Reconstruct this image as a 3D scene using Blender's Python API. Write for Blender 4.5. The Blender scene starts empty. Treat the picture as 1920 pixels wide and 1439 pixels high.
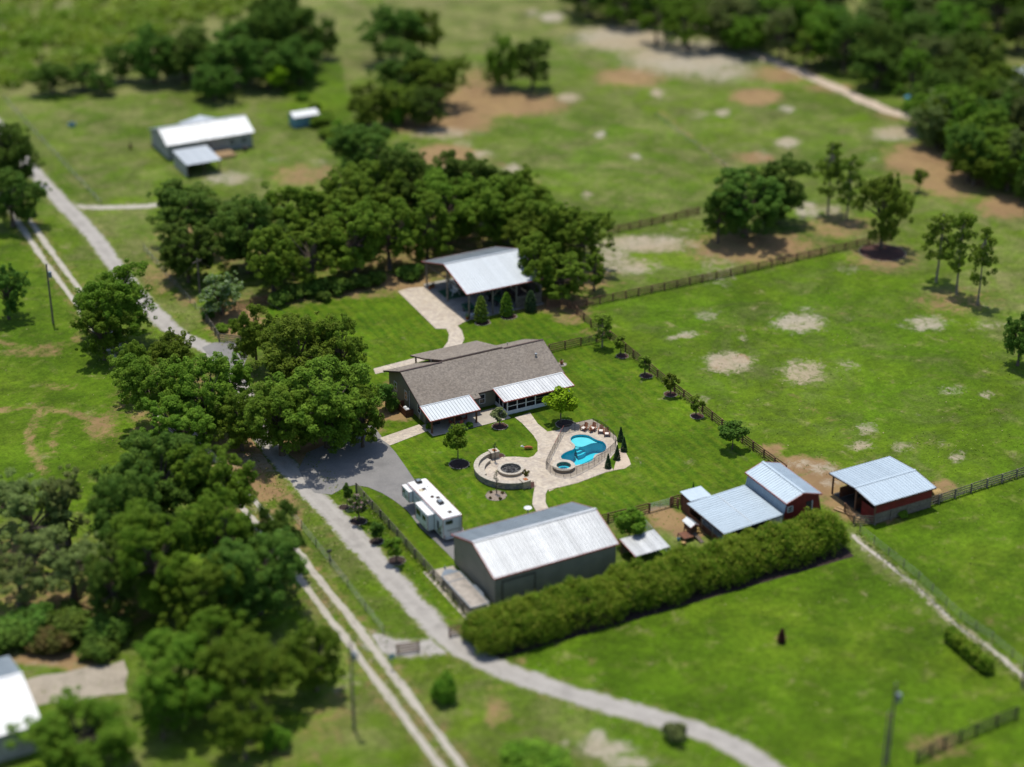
import bpy, bmesh, math, random
import numpy as np
from mathutils import Vector, Matrix
from mathutils.geometry import tessellate_polygon
rnd = random.Random(7)
NR = np.random.default_rng(11)
SC = bpy.context.scene
COL = SC.collection

# ------------------------------------------------------------------ camera
AZ = math.radians(27.8); PITCH = math.radians(26.3); CH = 120.0; FPX = 3500.0
OX, OY = 105.0, 200.0                       # the yard's own axes, origin near the terrace
cam_d = bpy.data.cameras.new('camera'); cam = bpy.data.objects.new('camera', cam_d); COL.objects.link(cam)
cam.location = (-OX, -OY, CH)
cam.rotation_euler = (math.pi/2 - PITCH, 0, -AZ)
cam_d.sensor_width = 36.0; cam_d.sensor_fit = 'HORIZONTAL'
cam_d.lens = FPX/1920*36
cam_d.clip_start = 1; cam_d.clip_end = 9000
cam_d.dof.use_dof = True
cam_d.dof.focus_distance = 258.0
cam_d.dof.aperture_fstop = (cam_d.lens*1e-3)/2.8
SC.camera = cam

# ------------------------------------------------------------------ sky and sun
TOSUN = Vector((0.05, 0.27, 1.0)).normalized()
elev = math.asin(TOSUN.z); azim = math.atan2(TOSUN.x, TOSUN.y)
w = bpy.data.worlds.new('World'); SC.world = w; w.use_nodes = True
nt = w.node_tree; nt.nodes.clear()
sky = nt.nodes.new('ShaderNodeTexSky'); sky.sky_type = 'NISHITA'; sky.sun_disc = False
sky.sun_elevation = elev; sky.sun_rotation = azim; sky.altitude = 30; sky.air_density = 1.0; sky.dust_density = 1.2
bg = nt.nodes.new('ShaderNodeBackground'); bg.inputs['Strength'].default_value = 0.125
wo = nt.nodes.new('ShaderNodeOutputWorld')
nt.links.new(sky.outputs['Color'], bg.inputs['Color']); nt.links.new(bg.outputs['Background'], wo.inputs['Surface'])
sl = bpy.data.lights.new('sun', 'SUN'); sl.energy = 3.3; sl.angle = math.radians(0.53); sl.color = (1.0, 0.95, 0.84)
so = bpy.data.objects.new('sun', sl); COL.objects.link(so)
so.rotation_euler = TOSUN.to_track_quat('Z', 'Y').to_euler(); so.location = (0, 0, 200)
SC.view_settings.view_transform = 'Standard'; SC.view_settings.look = 'None'
SC.view_settings.exposure = 0.43; SC.view_settings.gamma = 1.0
SC.render.engine = 'CYCLES'
SC.cycles.use_denoising = True
SC.cycles.max_bounces = 6; SC.cycles.diffuse_bounces = 3; SC.cycles.glossy_bounces = 3
SC.cycles.transmission_bounces = 4; SC.cycles.transparent_max_bounces = 12
SC.cycles.caustics_reflective = False; SC.cycles.caustics_refractive = False

# ------------------------------------------------------------------ where a point of the photograph stands on the ground
def Wp(px, py, z=0.0):
    u = (px-960)/FPX; v = (py-719.5)/FPX
    dy = math.cos(PITCH)-v*math.sin(PITCH); dz = -math.sin(PITCH)-v*math.cos(PITCH)
    t = (z-CH)/dz
    x, y = u*t, dy*t
    return (x*math.cos(AZ)+y*math.sin(AZ)-OX, -x*math.sin(AZ)+y*math.cos(AZ)-OY)
def W3(px, py, z=0.0):
    a = Wp(px, py, z); return (a[0], a[1], z)
def Pj(X, Y, z=0.0):                         # numpy friendly: world -> photo pixel, depth
    a = X+OX; b = Y+OY
    x = a*math.cos(AZ)-b*math.sin(AZ); y = a*math.sin(AZ)+b*math.cos(AZ); q = z-CH
    fz = y*math.cos(PITCH)-q*math.sin(PITCH); up = y*math.sin(PITCH)+q*math.cos(PITCH)
    return 960+FPX*x/fz, 719.5-FPX*up/fz, fz

# ------------------------------------------------------------------ objects
ORG = {}
def tag(o, label=None, cat=None, group=None, kind=None):
    if label: o['label'] = label
    if cat: o['category'] = cat
    if group: o['group'] = group
    if kind: o['kind'] = kind
    return o
def thing(name, label, cat, loc, rz=0.0, group=None):
    o = bpy.data.objects.new(name, None); COL.objects.link(o)
    o.location = loc; o.rotation_euler[2] = rz; o.empty_display_size = .5
    ORG[o.name] = Vector(loc)
    return tag(o, label, cat, group)
def org(p):
    if p is None: return Vector((0, 0, 0))
    return ORG.get(p.name, Vector((0, 0, 0)))
def link(name, me, parent=None, mat=None):
    o = bpy.data.objects.new(name, me); COL.objects.link(o)
    if mat is not None and not me.materials: me.materials.append(mat)
    if parent is not None:
        o.parent = parent; ORG[o.name] = org(parent)
    return o
def inst(name, me, parent, M):
    """a copy that shares mesh data; M is a world matrix for an unrotated parent"""
    o = bpy.data.objects.new(name, me); COL.objects.link(o); o.parent = parent
    M = M.copy(); M.translation -= org(parent); o.matrix_local = M; ORG[o.name] = org(parent)
    return o
class MB:
    def __init__(s): s.v = []; s.f = []
    def add(s, vs, fs):
        n = len(s.v); s.v += [tuple(v) for v in vs]; s.f += [tuple(i+n for i in f) for f in fs]; return s
    def box(s, x0, x1, y0, y1, z0, z1):
        return s.add([(x0,y0,z0),(x1,y0,z0),(x1,y1,z0),(x0,y1,z0),(x0,y0,z1),(x1,y0,z1),(x1,y1,z1),(x0,y1,z1)],
                     [(0,3,2,1),(4,5,6,7),(0,1,5,4),(1,2,6,5),(2,3,7,6),(3,0,4,7)])
    def bar(s, p, q, wd, ht, up=(0,0,1)):
        p = Vector(p); q = Vector(q); d = (q-p).normalized(); up = Vector(up)
        if abs(d.dot(up)) > .99: up = Vector((1, 0, 0))
        a = d.cross(up).normalized()*wd/2; b = a.cross(d).normalized()*ht/2
        vs = [p-a-b, p+a-b, p+a+b, p-a+b, q-a-b, q+a-b, q+a+b, q-a+b]
        return s.add(vs, [(0,1,2,3),(7,6,5,4),(0,4,5,1),(1,5,6,2),(2,6,7,3),(3,7,4,0)])
    def tube(s, pts, rad, n=8, cap=True):
        pts = [Vector(p) for p in pts]; rad = rad if isinstance(rad, (list, tuple)) else [rad]*len(pts)
        vs = []; fs = []
        for i, p in enumerate(pts):
            d = (pts[min(i+1, len(pts)-1)]-pts[max(i-1, 0)]).normalized()
            up = Vector((0,0,1)) if abs(d.z) < .95 else Vector((1,0,0))
            a = d.cross(up).normalized(); b = a.cross(d).normalized()
            for k in range(n):
                t = 2*math.pi*k/n; vs.append(p+(a*math.cos(t)+b*math.sin(t))*rad[i])
        for i in range(len(pts)-1):
            for k in range(n):
                fs.append((i*n+k, i*n+(k+1) % n, (i+1)*n+(k+1) % n, (i+1)*n+k))
        if cap: fs.append(tuple(range(n))); fs.append(tuple(range(len(vs)-1, len(vs)-1-n, -1)))
        return s.add(vs, fs)
    def slab(s, top, th):
        """top: polygon points (counter-clockwise from above), thickened downwards"""
        n = len(top); vs = [tuple(p) for p in top]+[(p[0], p[1], p[2]-th) for p in top]
        fs = [tuple(range(n)), tuple(range(2*n-1, n-1, -1))]+[(i, i+n, (i+1) % n+n, (i+1) % n) for i in range(n)]
        return s.add(vs, fs)
    def sheet(s, pts, z, holes=()):
        loops = [[Vector((p[0], p[1], 0)) for p in l] for l in [pts]+list(holes)]
        tris = tessellate_polygon(loops); flat = [p for l in loops for p in l]
        fs = []
        for t in tris:
            a, b, c = (flat[i] for i in t)
            fs.append(t if (b-a).cross(c-a).z > 0 else (t[0], t[2], t[1]))
        return s.add([(p.x, p.y, z) for p in flat], fs)
    def wallstrip(s, pts, z0, z1, closed=True, flip=False):
        n = len(pts); vs = [(p[0], p[1], z0) for p in pts]+[(p[0], p[1], z1) for p in pts]
        fs = []
        for i in range(n if closed else n-1):
            j = (i+1) % n; f = (i, j, j+n, i+n); fs.append(f[::-1] if flip else f)
        return s.add(vs, fs)
    def ring(s, cx, cy, r0, r1, z0, z1, a0=0, a1=360, n=40):
        full = abs(a1-a0) >= 359.9; m = n if full else n+1
        vs = []
        for i in range(m):
            t = math.radians(a0+(a1-a0)*i/n); c, q = math.cos(t), math.sin(t)
            vs += [(cx+r0*c, cy+r0*q, z0), (cx+r1*c, cy+r1*q, z0), (cx+r1*c, cy+r1*q, z1), (cx+r0*c, cy+r0*q, z1)]
        fs = []
        for i in range(n):
            a = i*4; b = ((i+1) % m)*4
            for k in range(4): fs.append((a+k, a+(k+1) % 4, b+(k+1) % 4, b+k))
        if not full: fs += [(0,3,2,1), tuple((m-1)*4+k for k in (0,1,2,3))]
        return s.add(vs, fs)
    def lathe(s, cx, cy, prof, n=16):
        vs = []
        for r, z in prof:
            for k in range(n):
                t = 2*math.pi*k/n; vs.append((cx+r*math.cos(t), cy+r*math.sin(t), z))
        fs = []
        for i in range(len(prof)-1):
            for k in range(n): fs.append((i*n+k, i*n+(k+1) % n, (i+1)*n+(k+1) % n, (i+1)*n+k))
        return s.add(vs, fs)
    def build(s, name, mat, parent=None, smooth=False, bevel=0.0, kind=None, up=False):
        o0 = org(parent); me = bpy.data.meshes.new(name)
        me.from_pydata([(v[0]-o0.x, v[1]-o0.y, v[2]-o0.z) for v in s.v], [], s.f); me.update()
        if bevel or True:
            bm = bmesh.new(); bm.from_mesh(me); bmesh.ops.recalc_face_normals(bm, faces=bm.faces)
            if bevel:
                bmesh.ops.remove_doubles(bm, verts=bm.verts, dist=1e-4)
                bmesh.ops.bevel(bm, geom=[e for e in bm.edges if e.is_manifold and e.calc_face_angle(0) > .6], offset=bevel, segments=2, affect='EDGES', clamp_overlap=True)
            bm.to_mesh(me); bm.free()
        if up and sum(p.normal.z for p in me.polygons) < 0: me.flip_normals()
        if smooth: me.shade_smooth()
        o = link(name, me, parent, mat)
        if kind: o['kind'] = kind
        return o
def sheet_obj(name, pts, z, mat, holes=(), kind='structure'):
    """a flat sheet whose faces look up"""
    m = MB().sheet(pts, z, holes); me = bpy.data.meshes.new(name); me.from_pydata(m.v, [], m.f); me.update()
    o = link(name, me, None, mat); o['kind'] = kind
    return o
def np_quads(name, co, mat):
    """co: (n,4,3) array of quads"""
    n = len(co); me = bpy.data.meshes.new(name)
    me.vertices.add(n*4); me.vertices.foreach_set('co', np.ascontiguousarray(co, dtype=np.float32).ravel())
    me.loops.add(n*4); me.loops.foreach_set('vertex_index', np.arange(n*4, dtype=np.int32))
    me.polygons.add(n); me.polygons.foreach_set('loop_start', np.arange(0, n*4, 4, dtype=np.int32))
    me.polygons.foreach_set('loop_total', np.full(n, 4, dtype=np.int32)); me.update(calc_edges=True)
    if mat is not None: me.materials.append(mat)
    return me
def basis(p, u, v):
    u = Vector(u).normalized(); v = Vector(v).normalized(); n = u.cross(v).normalized(); v = n.cross(u)
    M = Matrix.Identity(4)
    for i, c in enumerate((u, v, n)):
        for k in range(3): M[k][i] = c[k]
    M.translation = Vector(p); return M
# ------------------------------------------------------------------ materials
class NT:
    def __init__(s, name):
        s.m = bpy.data.materials.new(name); s.m.use_nodes = True; s.t = s.m.node_tree; s.t.nodes.clear()
        s.o = s.t.nodes.new('ShaderNodeOutputMaterial')
    def n(s, ty, ins=None, **props):
        nd = s.t.nodes.new('ShaderNode'+ty)
        for k, v in props.items(): setattr(nd, k, v)
        for k, v in (ins or {}).items():
            sk = nd.inputs[k]
            if isinstance(v, bpy.types.NodeSocket): s.t.links.new(v, sk)
            else: sk.default_value = v
        return nd
    def pos(s): return s.n('NewGeometry').outputs['Position']
    def noise(s, scale, detail=3, rough=.55, vec=None, dist=0.0):
        return s.n('TexNoise', {'Vector': vec or s.pos(), 'Scale': scale, 'Detail': detail, 'Roughness': rough, 'Distortion': dist}).outputs['Fac']
    def mix(s, f, a, b, mode='MIX'):
        nd = s.t.nodes.new('ShaderNodeMix'); nd.data_type = 'RGBA'; nd.blend_type = mode
        for k, v in ((0, f), (6, a), (7, b)):
            if isinstance(v, bpy.types.NodeSocket): s.t.links.new(v, nd.inputs[k])
            else: nd.inputs[k].default_value = v if k == 0 else (*v[:3], 1)
        return nd.outputs[2]
    def math(s, op, a, b=0.0, clamp=False):
        nd = s.t.nodes.new('ShaderNodeMath'); nd.operation = op; nd.use_clamp = clamp
        for k, v in ((0, a), (1, b)):
            if isinstance(v, bpy.types.NodeSocket): s.t.links.new(v, nd.inputs[k])
            else: nd.inputs[k].default_value = v
        return nd.outputs[0]
    def ramp(s, f, lo, hi):
        return s.n('MapRange', {'Value': f, 'From Min': lo, 'From Max': hi}, interpolation_type='SMOOTHSTEP').outputs['Result']
    def bump(s, h, strength, dist=.1):
        return s.n('Bump', {'Height': h, 'Strength': strength, 'Distance': dist}).outputs['Normal']
    def out(s, sh): s.t.links.new(sh, s.o.inputs['Surface']); return s.m
    def bsdf(s, col, rough=.8, metal=0.0, normal=None, spec=.3):
        ins = {'Base Color': col if isinstance(col, bpy.types.NodeSocket) else (*col[:3], 1), 'Roughness': rough, 'Metallic': metal, 'Specular IOR Level': spec}
        if normal is not None: ins['Normal'] = normal
        return s.n('BsdfPrincipled', ins).outputs['BSDF']
def pm(name, c, c2=None, scale=2.0, rough=.75, metal=0.0, bump=0.0, rv=0.0, spec=.3, detail=5, lo=.35, hi=.65, rough2=None):
    """plain procedural paint/wood/stone: two tones through noise, optional relief, optional tone change from piece to piece"""
    s = NT(name); c2 = c2 or tuple(x*.8 for x in c)
    nz = s.noise(scale, detail)
    col = s.mix(s.ramp(nz, lo, hi), c, c2)
    if rv:
        r = s.n('ObjectInfo').outputs['Random']
        k = s.math('ADD', s.math('MULTIPLY', r, 2*rv), 1-rv)
        cc = s.n('CombineColor', {'Red': k, 'Green': k, 'Blue': k}).outputs['Color']
        col = s.mix(1.0, col, cc, 'MULTIPLY')
    nr = s.bump(s.noise(scale*6, 3), bump, .03) if bump else None
    rr = rough if rough2 is None else s.math('ADD', s.math('MULTIPLY', nz, rough2-rough), rough)
    return s.out(s.bsdf(col, rr, metal, nr, spec))
def leaf(name, c, c2, c3=None, tr=.44, rv=.20, patch=.5):
    """foliage: tone differs from leaf to leaf, from branch to branch and from tree to tree"""
    s = NT(name)
    isl = s.n('NewGeometry').outputs['Random Per Island']
    rt = s.n('ObjectInfo').outputs['Random']
    nz = s.noise(patch, 3)
    col = s.mix(s.ramp(nz, .35, .65), c, c2)
    if c3: col = s.mix(s.math('GREATER_THAN', isl, .86), col, c3)
    k = s.math('ADD', s.math('MULTIPLY', isl, .7), .65)
    k = s.math('MULTIPLY', k, s.math('ADD', s.math('MULTIPLY', rt, 2*rv), 1-rv))
    cc = s.n('CombineColor', {'Red': k, 'Green': k, 'Blue': k}).outputs['Color']
    col = s.mix(1.0, col, cc, 'MULTIPLY')
    hs = s.n('HueSaturation', {'Hue': s.math('ADD', s.math('MULTIPLY', rt, .03), .485), 'Color': col}).outputs['Color']
    d = s.bsdf(hs, .7, 0, None, .12)
    t = s.n('BsdfTranslucent', {'Color': hs}).outputs['BSDF']
    return s.out(s.n('MixShader', {0: tr, 1: d, 2: t}).outputs['Shader'])
M = {}
M['metal'] = None
def metal_mat(name, base, rough, tint2, rv=.05, metal=.85, dirt=.35):
    s = NT(name)
    p = s.pos()
    st = s.n('Mapping', {'Vector': p, 'Scale': (1.6, 1.6, .25)}).outputs['Vector']
    n1 = s.noise(1.3, 5, .6, st); n2 = s.noise(.35, 3)
    col = s.mix(s.ramp(n1, .35, .75), base, tint2)
    r = s.n('ObjectInfo').outputs['Random']
    k = s.math('ADD', s.math('MULTIPLY', r, 2*rv), 1-rv)
    col = s.mix(1.0, col, s.n('CombineColor', {'Red': k, 'Green': k, 'Blue': k}).outputs['Color'], 'MULTIPLY')  # panel tone steps paint uneven reflections into the colour
    rr = s.math('ADD', s.math('ADD', rough-.08, s.math('MULTIPLY', n2, .16)), s.math('MULTIPLY', r, .05))
    return s.out(s.bsdf(col, rr, metal, None, .4))
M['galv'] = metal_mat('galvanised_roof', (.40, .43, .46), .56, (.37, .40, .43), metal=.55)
M['galv_bright'] = metal_mat('bright_roof', (.46, .475, .49), .55, (.40, .412, .428), rv=.15, metal=.5)
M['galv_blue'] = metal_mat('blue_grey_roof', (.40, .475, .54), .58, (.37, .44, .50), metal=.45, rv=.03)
M['galv_dull_dimmed'] = metal_mat('dull_dimmed_roof', (.30, .34, .37), .5, (.25, .285, .315), metal=.7)  # dull metal, also the dimmed copy that paints weak glare on back slopes
M['trimred'] = pm('red_brown_trim', (.36, .085, .06), (.28, .065, .05), 3, .55)
M['olive'] = pm('olive_siding', (.23, .22, .17), (.20, .193, .15), .6, .55, rv=.04)
M['house'] = pm('house_paint', (.19, .192, .145), (.16, .163, .122), .8, .7)
M['fascia'] = pm('dark_brown_fascia', (.085, .05, .04), (.06, .04, .035), 2, .6)
M['white'] = pm('white_paint', (0.6336, 0.6424, 0.6424), (0.5632, 0.572, 0.572), 2, .5)
M['rvwhite'] = pm('rv_shell', (0.6336, 0.66, 0.6688), (0.5984, 0.6248, 0.6336), .7, .3, spec=.5)
M['rvroof'] = pm('rv_roof_membrane', (0.704, 0.704, 0.704), (0.6424, 0.6424, 0.6336), 1.2, .6)
M['glass'] = pm('dark_glass', (.012, .016, .02), (.02, .025, .03), .5, .08, spec=.6)
M['black'] = pm('black_rubber', (.018, .018, .018), (.03, .028, .026), 4, .7)
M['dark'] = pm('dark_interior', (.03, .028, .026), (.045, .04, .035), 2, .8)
M['cedar'] = pm('stained_post', (.17, .065, .032), (.12, .045, .025), 5, .6, bump=.3)
M['wood'] = pm('brown_fence_wood', (.20, .10, .058), (.13, .07, .045), 3.5, .8, rv=.22, bump=.3)
M['woodgrey'] = pm('weathered_wood', (.20, .17, .135), (.13, .11, .09), 3.5, .85, rv=.2, bump=.4)
M['wooddark'] = pm('dark_fence_wood', (.05, .045, .035), (.035, .032, .027), 3.5, .85, rv=.2)
M['woodpale'] = pm('raw_timber', (.38, .26, .13), (.29, .19, .10), 4, .8, rv=.2)
M['redwall'] = pm('barn_red', (.19, .018, .018), (.145, .016, .016), 1.2, .65, rv=.1)
M['rust'] = pm('rusty_boards', (.15, .06, .03), (.10, .045, .03), 2, .8, rv=.15)
M['conc'] = pm('concrete', (0.3784, 0.3344, 0.2728), (0.3168, 0.2816, 0.2376), .9, .85, bump=.15)
M['concgrey'] = pm('grey_concrete', (.30, .29, .27), (.23, .22, .21), .8, .85, bump=.15)
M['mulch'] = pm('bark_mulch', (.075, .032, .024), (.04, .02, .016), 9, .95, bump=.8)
M['mulchdk_shade'] = pm('dark_mulch_and_shade', (.04, .024, .02), (.02, .014, .012), 9, .95, bump=.8)  # serves real mulch beds and the painted shade strip under the hedge
M['stone'] = pm('edging_stone', (0.4048, 0.352, 0.2904), (0.264, 0.22, 0.1848), 5, .9, bump=.5, rv=.1)
M['sandstone'] = pm('sandstone_block', (0.4048, 0.3344, 0.2376), (0.2992, 0.2376, 0.1672), 3, .85, bump=.4)
M['cap'] = pm('wall_cap', (0.44, 0.396, 0.3256), (0.352, 0.308, 0.2552), 2.5, .8, bump=.3)
M['ash'] = pm('ash_and_char', (.10, .10, .10), (.035, .034, .034), 2.5, .95, bump=.8)
M['bark'] = pm('bark', (.13, .10, .075), (.08, .062, .048), 3, .95, bump=.8)
M['barkpale'] = pm('pale_bark', (.24, .20, .16), (.15, .125, .10), 3, .95, bump=.6)
M['cushion'] = pm('pale_cushion', (.66, .60, .55), (.56, .50, .46), 3, .9)
M['teak'] = pm('red_brown_chair_wood', (.24, .09, .04), (.17, .06, .03), 5, .6, rv=.15)
M['tan'] = pm('tan_plastic', (.42, .34, .2), (.33, .27, .16), 3, .6)
M['green'] = pm('green_paint', (.02, .10, .055), (.016, .075, .04), 2, .45)
M['teal'] = pm('teal_siding', (.16, .30, .34), (.12, .24, .28), 1, .6)
M['cream'] = pm('grey_siding', (.33, .33, .30), (.27, .27, .25), .8, .7)
M['pole'] = pm('utility_pole_wood', (.16, .13, .11), (.11, .09, .075), 3, .9)
M['steel'] = pm('galvanised_tube', (.40, .42, .43), (.32, .34, .35), 3, .4, metal=.7)
M['orange'] = pm('terracotta', (.36, .12, .03), (.26, .08, .025), 4, .7)
M['blue'] = pm('blue_plastic', (.06, .22, .34), (.05, .17, .28), 3, .4)
M['hay'] = pm('hay', (.42, .29, .11), (.32, .22, .09), 5, .95, bump=.7)
M['plank'] = pm('bleached_deck_board', (0.3696, 0.3256, 0.2816), (0.264, 0.2376, 0.2112), 2.2, .9, rv=.16, bump=.3)
M['trailer'] = pm('grey_blue_steel', (.22, .26, .30), (.17, .20, .23), 2, .45, metal=.4)
M['gold'] = pm('stained_roof_spot', (.36, .30, .18), (.5, .46, .36), 4, .7)

def leaf_set():
    L = {}
    L['oak'] = leaf('oak_leaves', (.115, .200, .016), (.170, .258, .024))
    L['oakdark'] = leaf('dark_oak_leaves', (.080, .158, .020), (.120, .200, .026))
    L['grey'] = leaf('grey_green_leaves', (.155, .205, .055), (.205, .255, .075))
    L['lime'] = leaf('lime_leaves', (.20, .33, .008), (.26, .39, .014), tr=.42)
    L['mid'] = leaf('mid_green_leaves', (.105, .212, .014), (.155, .262, .022))
    L['pine'] = leaf('pine_needles', (.13, .20, .018), (.18, .25, .028))
    L['conif'] = leaf('conifer_sprays', (.026, .058, .018), (.042, .078, .025), tr=.15)
    L['arbor'] = leaf('golden_arborvitae', (.14, .19, .018), (.09, .14, .016), tr=.2)
    L['hedge'] = leaf('hedge_leaves', (.110, .225, .010), (.170, .275, .016), (.27, .31, .04), patch=.35)
    L['scrub'] = leaf('scrub_leaves', (.145, .25, .012), (.215, .29, .022), (.30, .33, .10), patch=.08)
    L['myrtle'] = leaf('white_myrtle', (.12, .19, .035), (.16, .23, .045), (.42, .46, .33))
    L['pink'] = leaf('pink_myrtle', (.085, .13, .03), (.10, .14, .04), (.42, .26, .30))
    L['silver'] = leaf('willowy_leaves', (0.183, 0.2318, 0.0732), (0.2318, 0.2684, 0.1098))
    L['bronze'] = leaf('bronze_leaves', (.10, .12, .022), (.135, .10, .032))
    L['red'] = leaf('dark_red_leaves', (.07, .024, .02), (.09, .034, .026))
    L['turf'] = leaf('verge_grass', (.11, .17, .012), (.15, .19, .03), (.25, .23, .10), tr=.3, patch=.1)
    return L
L = leaf_set()

def shingles():
    s = NT('roof_shingles'); p = s.pos()
    b = s.n('TexBrick', {'Vector': s.n('Mapping', {'Vector': p, 'Scale': (3.2, 3.2, 3.2)}).outputs['Vector'], 'Color1': (.26, .22, .185, 1), 'Color2': (.165, .142, .122, 1), 'Mortar': (.12, .105, .092, 1), 'Scale': 1.0, 'Mortar Size': .03, 'Bias': 0, 'Brick Width': .9, 'Row Height': .42})
    v = s.n('TexVoronoi', {'Vector': p, 'Scale': 4.6}, feature='F1')
    col = s.mix(.72, b.outputs['Color'], s.mix(s.n('SeparateColor', {'Color': v.outputs['Color']}).outputs['Red'], (.27, .232, .192), (.145, .126, .110)))
    col = s.mix(s.ramp(s.noise(.22, 5), .4, .7), col, s.mix(1.0, col, (.90, .89, .88), 'MULTIPLY'))
    return s.out(s.bsdf(col, .95, 0, s.bump(b.outputs['Fac'], .3, .03), .1))
M['shingle'] = shingles()
def pavers():
    s = NT('paver_blocks'); p = s.pos()
    rot = s.n('Mapping', {'Vector': p, 'Rotation': (0, 0, .6)}).outputs['Vector']
    b = s.n('TexBrick', {'Vector': rot, 'Color1': (.47, .40, .32, 1), 'Color2': (.36, .31, .26, 1), 'Mortar': (.22, .19, .16, 1), 'Scale': 1.0, 'Mortar Size': .012, 'Brick Width': .42, 'Row Height': .28})
    v = s.n('TexVoronoi', {'Vector': rot, 'Scale': 3.0})
    r = s.n('SeparateColor', {'Color': v.outputs['Color']}).outputs['Red']
    col = s.mix(.55, b.outputs['Color'], s.mix(r, (.56, .49, .38), (.34, .29, .255)))
    col = s.mix(s.ramp(s.noise(.5, 4), .4, .7), col, s.mix(1.0, col, (.86, .84, .82), 'MULTIPLY'))
    return s.out(s.bsdf(col, .85, 0, s.bump(b.outputs['Fac'], -.35, .02), .25))
M['paver'] = pavers()
def asphalt(name, c, c2, sc):
    s = NT(name)
    col = s.mix(s.ramp(s.noise(.35, 5), .35, .7), c, c2)
    col = s.mix(s.ramp(s.noise(sc, 3), .45, .75), col, tuple(x*1.18 for x in c))
    col = s.mix(s.ramp(s.noise(.12, 4, .6, None, .6), .55, .75), col, tuple(x*.82 for x in c2))
    return s.out(s.bsdf(col, .93, 0, s.bump(s.noise(9, 3), .35, .04), .2))
M['asphalt'] = asphalt('asphalt', (.190, .182, .175), (.155, .150, .146), 6)
def lane_mat(name, c, c2, grass=.34):
    """loose road: wheel lines, grass creeping in from ragged edges"""
    s = NT(name)
    ac = s.n('Attribute', attribute_name='across').outputs['Fac']
    col = s.mix(s.ramp(s.noise(.5, 6, .7), .35, .7), c, c2)
    col = s.mix(s.ramp(s.noise(4, 4, .7), .45, .75), col, tuple(x*1.15 for x in c))
    wl = s.math('SUBTRACT', 1.0, s.math('MULTIPLY', s.math('ABSOLUTE', s.math('SUBTRACT', ac, .58)), 4.0), True)
    col = s.mix(s.math('MULTIPLY', wl, .35), col, tuple(min(1, x*1.22) for x in c))
    col = s.mix(s.math('MULTIPLY', s.ramp(s.noise(.25, 5, .7, None, .6), .5, .7), .4), col, tuple(x*.68 for x in c2))
    gr = s.mix(s.ramp(s.noise(1.2, 5, .7), .35, .65), (.085, .125, .010), (.15, .16, .05))
    e = s.math('ADD', ac, s.math('MULTIPLY', s.math('SUBTRACT', s.noise(.9, 7, .75, None, .4), .5), 1.3))
    col = s.mix(s.ramp(e, .02, grass), gr, col)
    return s.out(s.bsdf(col, .95, 0, s.bump(s.noise(6, 4), .5, .05), .15))
M['gravel'] = lane_mat('pale_gravel', (.315, .295, .27), (.25, .232, .212))
M['track'] = lane_mat('sandy_ruts', (.36, .33, .285), (.28, .255, .215), .5)
M['sandstrip'] = asphalt('pinkish_sand', (.44, .36, .28), (.335, .265, .205), 5)
M['padgravel'] = asphalt('worn_concrete', (.31, .27, .215), (.235, .205, .16), 3)
M['bedgravel'] = pm('bed_gravel', (.26, .21, .165), (.19, .15, .12), 4, .95, bump=.5)
def water():
    s = NT('pool_water')
    nrm = s.bump(s.noise(2.2, 3, .5, None, .4), .10, .1)
    fr = s.n('Fresnel', {'IOR': 1.33, 'Normal': nrm}).outputs['Fac']
    t = s.n('BsdfTransparent', {'Color': (.78, .985, .99, 1)}).outputs['BSDF']
    g = s.n('BsdfGlossy', {'Roughness': .03, 'Normal': nrm}).outputs['BSDF']
    return s.out(s.n('MixShader', {0: fr, 1: t, 2: g}).outputs['Shader'])
M['water'] = water()
M['plaster'] = pm('aqua_pool_plaster', (.03, .50, .62), (.025, .45, .57), .8, .6)
M['plasterlt'] = pm('pale_aqua_plaster', (.17, .60, .69), (.14, .55, .64), .8, .6)
M['coping'] = pm('pool_coping', (0.4048, 0.352, 0.2992), (0.3344, 0.2904, 0.2464), 3, .8, bump=.2)
def mesh_screen(name, c, k):
    s = NT(name)
    t = s.n('BsdfTransparent', {'Color': (1, 1, 1, 1)}).outputs['BSDF']
    d = s.n('BsdfDiffuse', {'Color': (*c, 1)}).outputs['BSDF']
    return s.out(s.n('MixShader', {0: k, 1: t, 2: d}).outputs['Shader'])
M['screen'] = mesh_screen('insect_screen', (.02, .02, .022), .72)
M['poolmesh'] = mesh_screen('pool_fence_mesh', (.06, .05, .045), .42)

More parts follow.
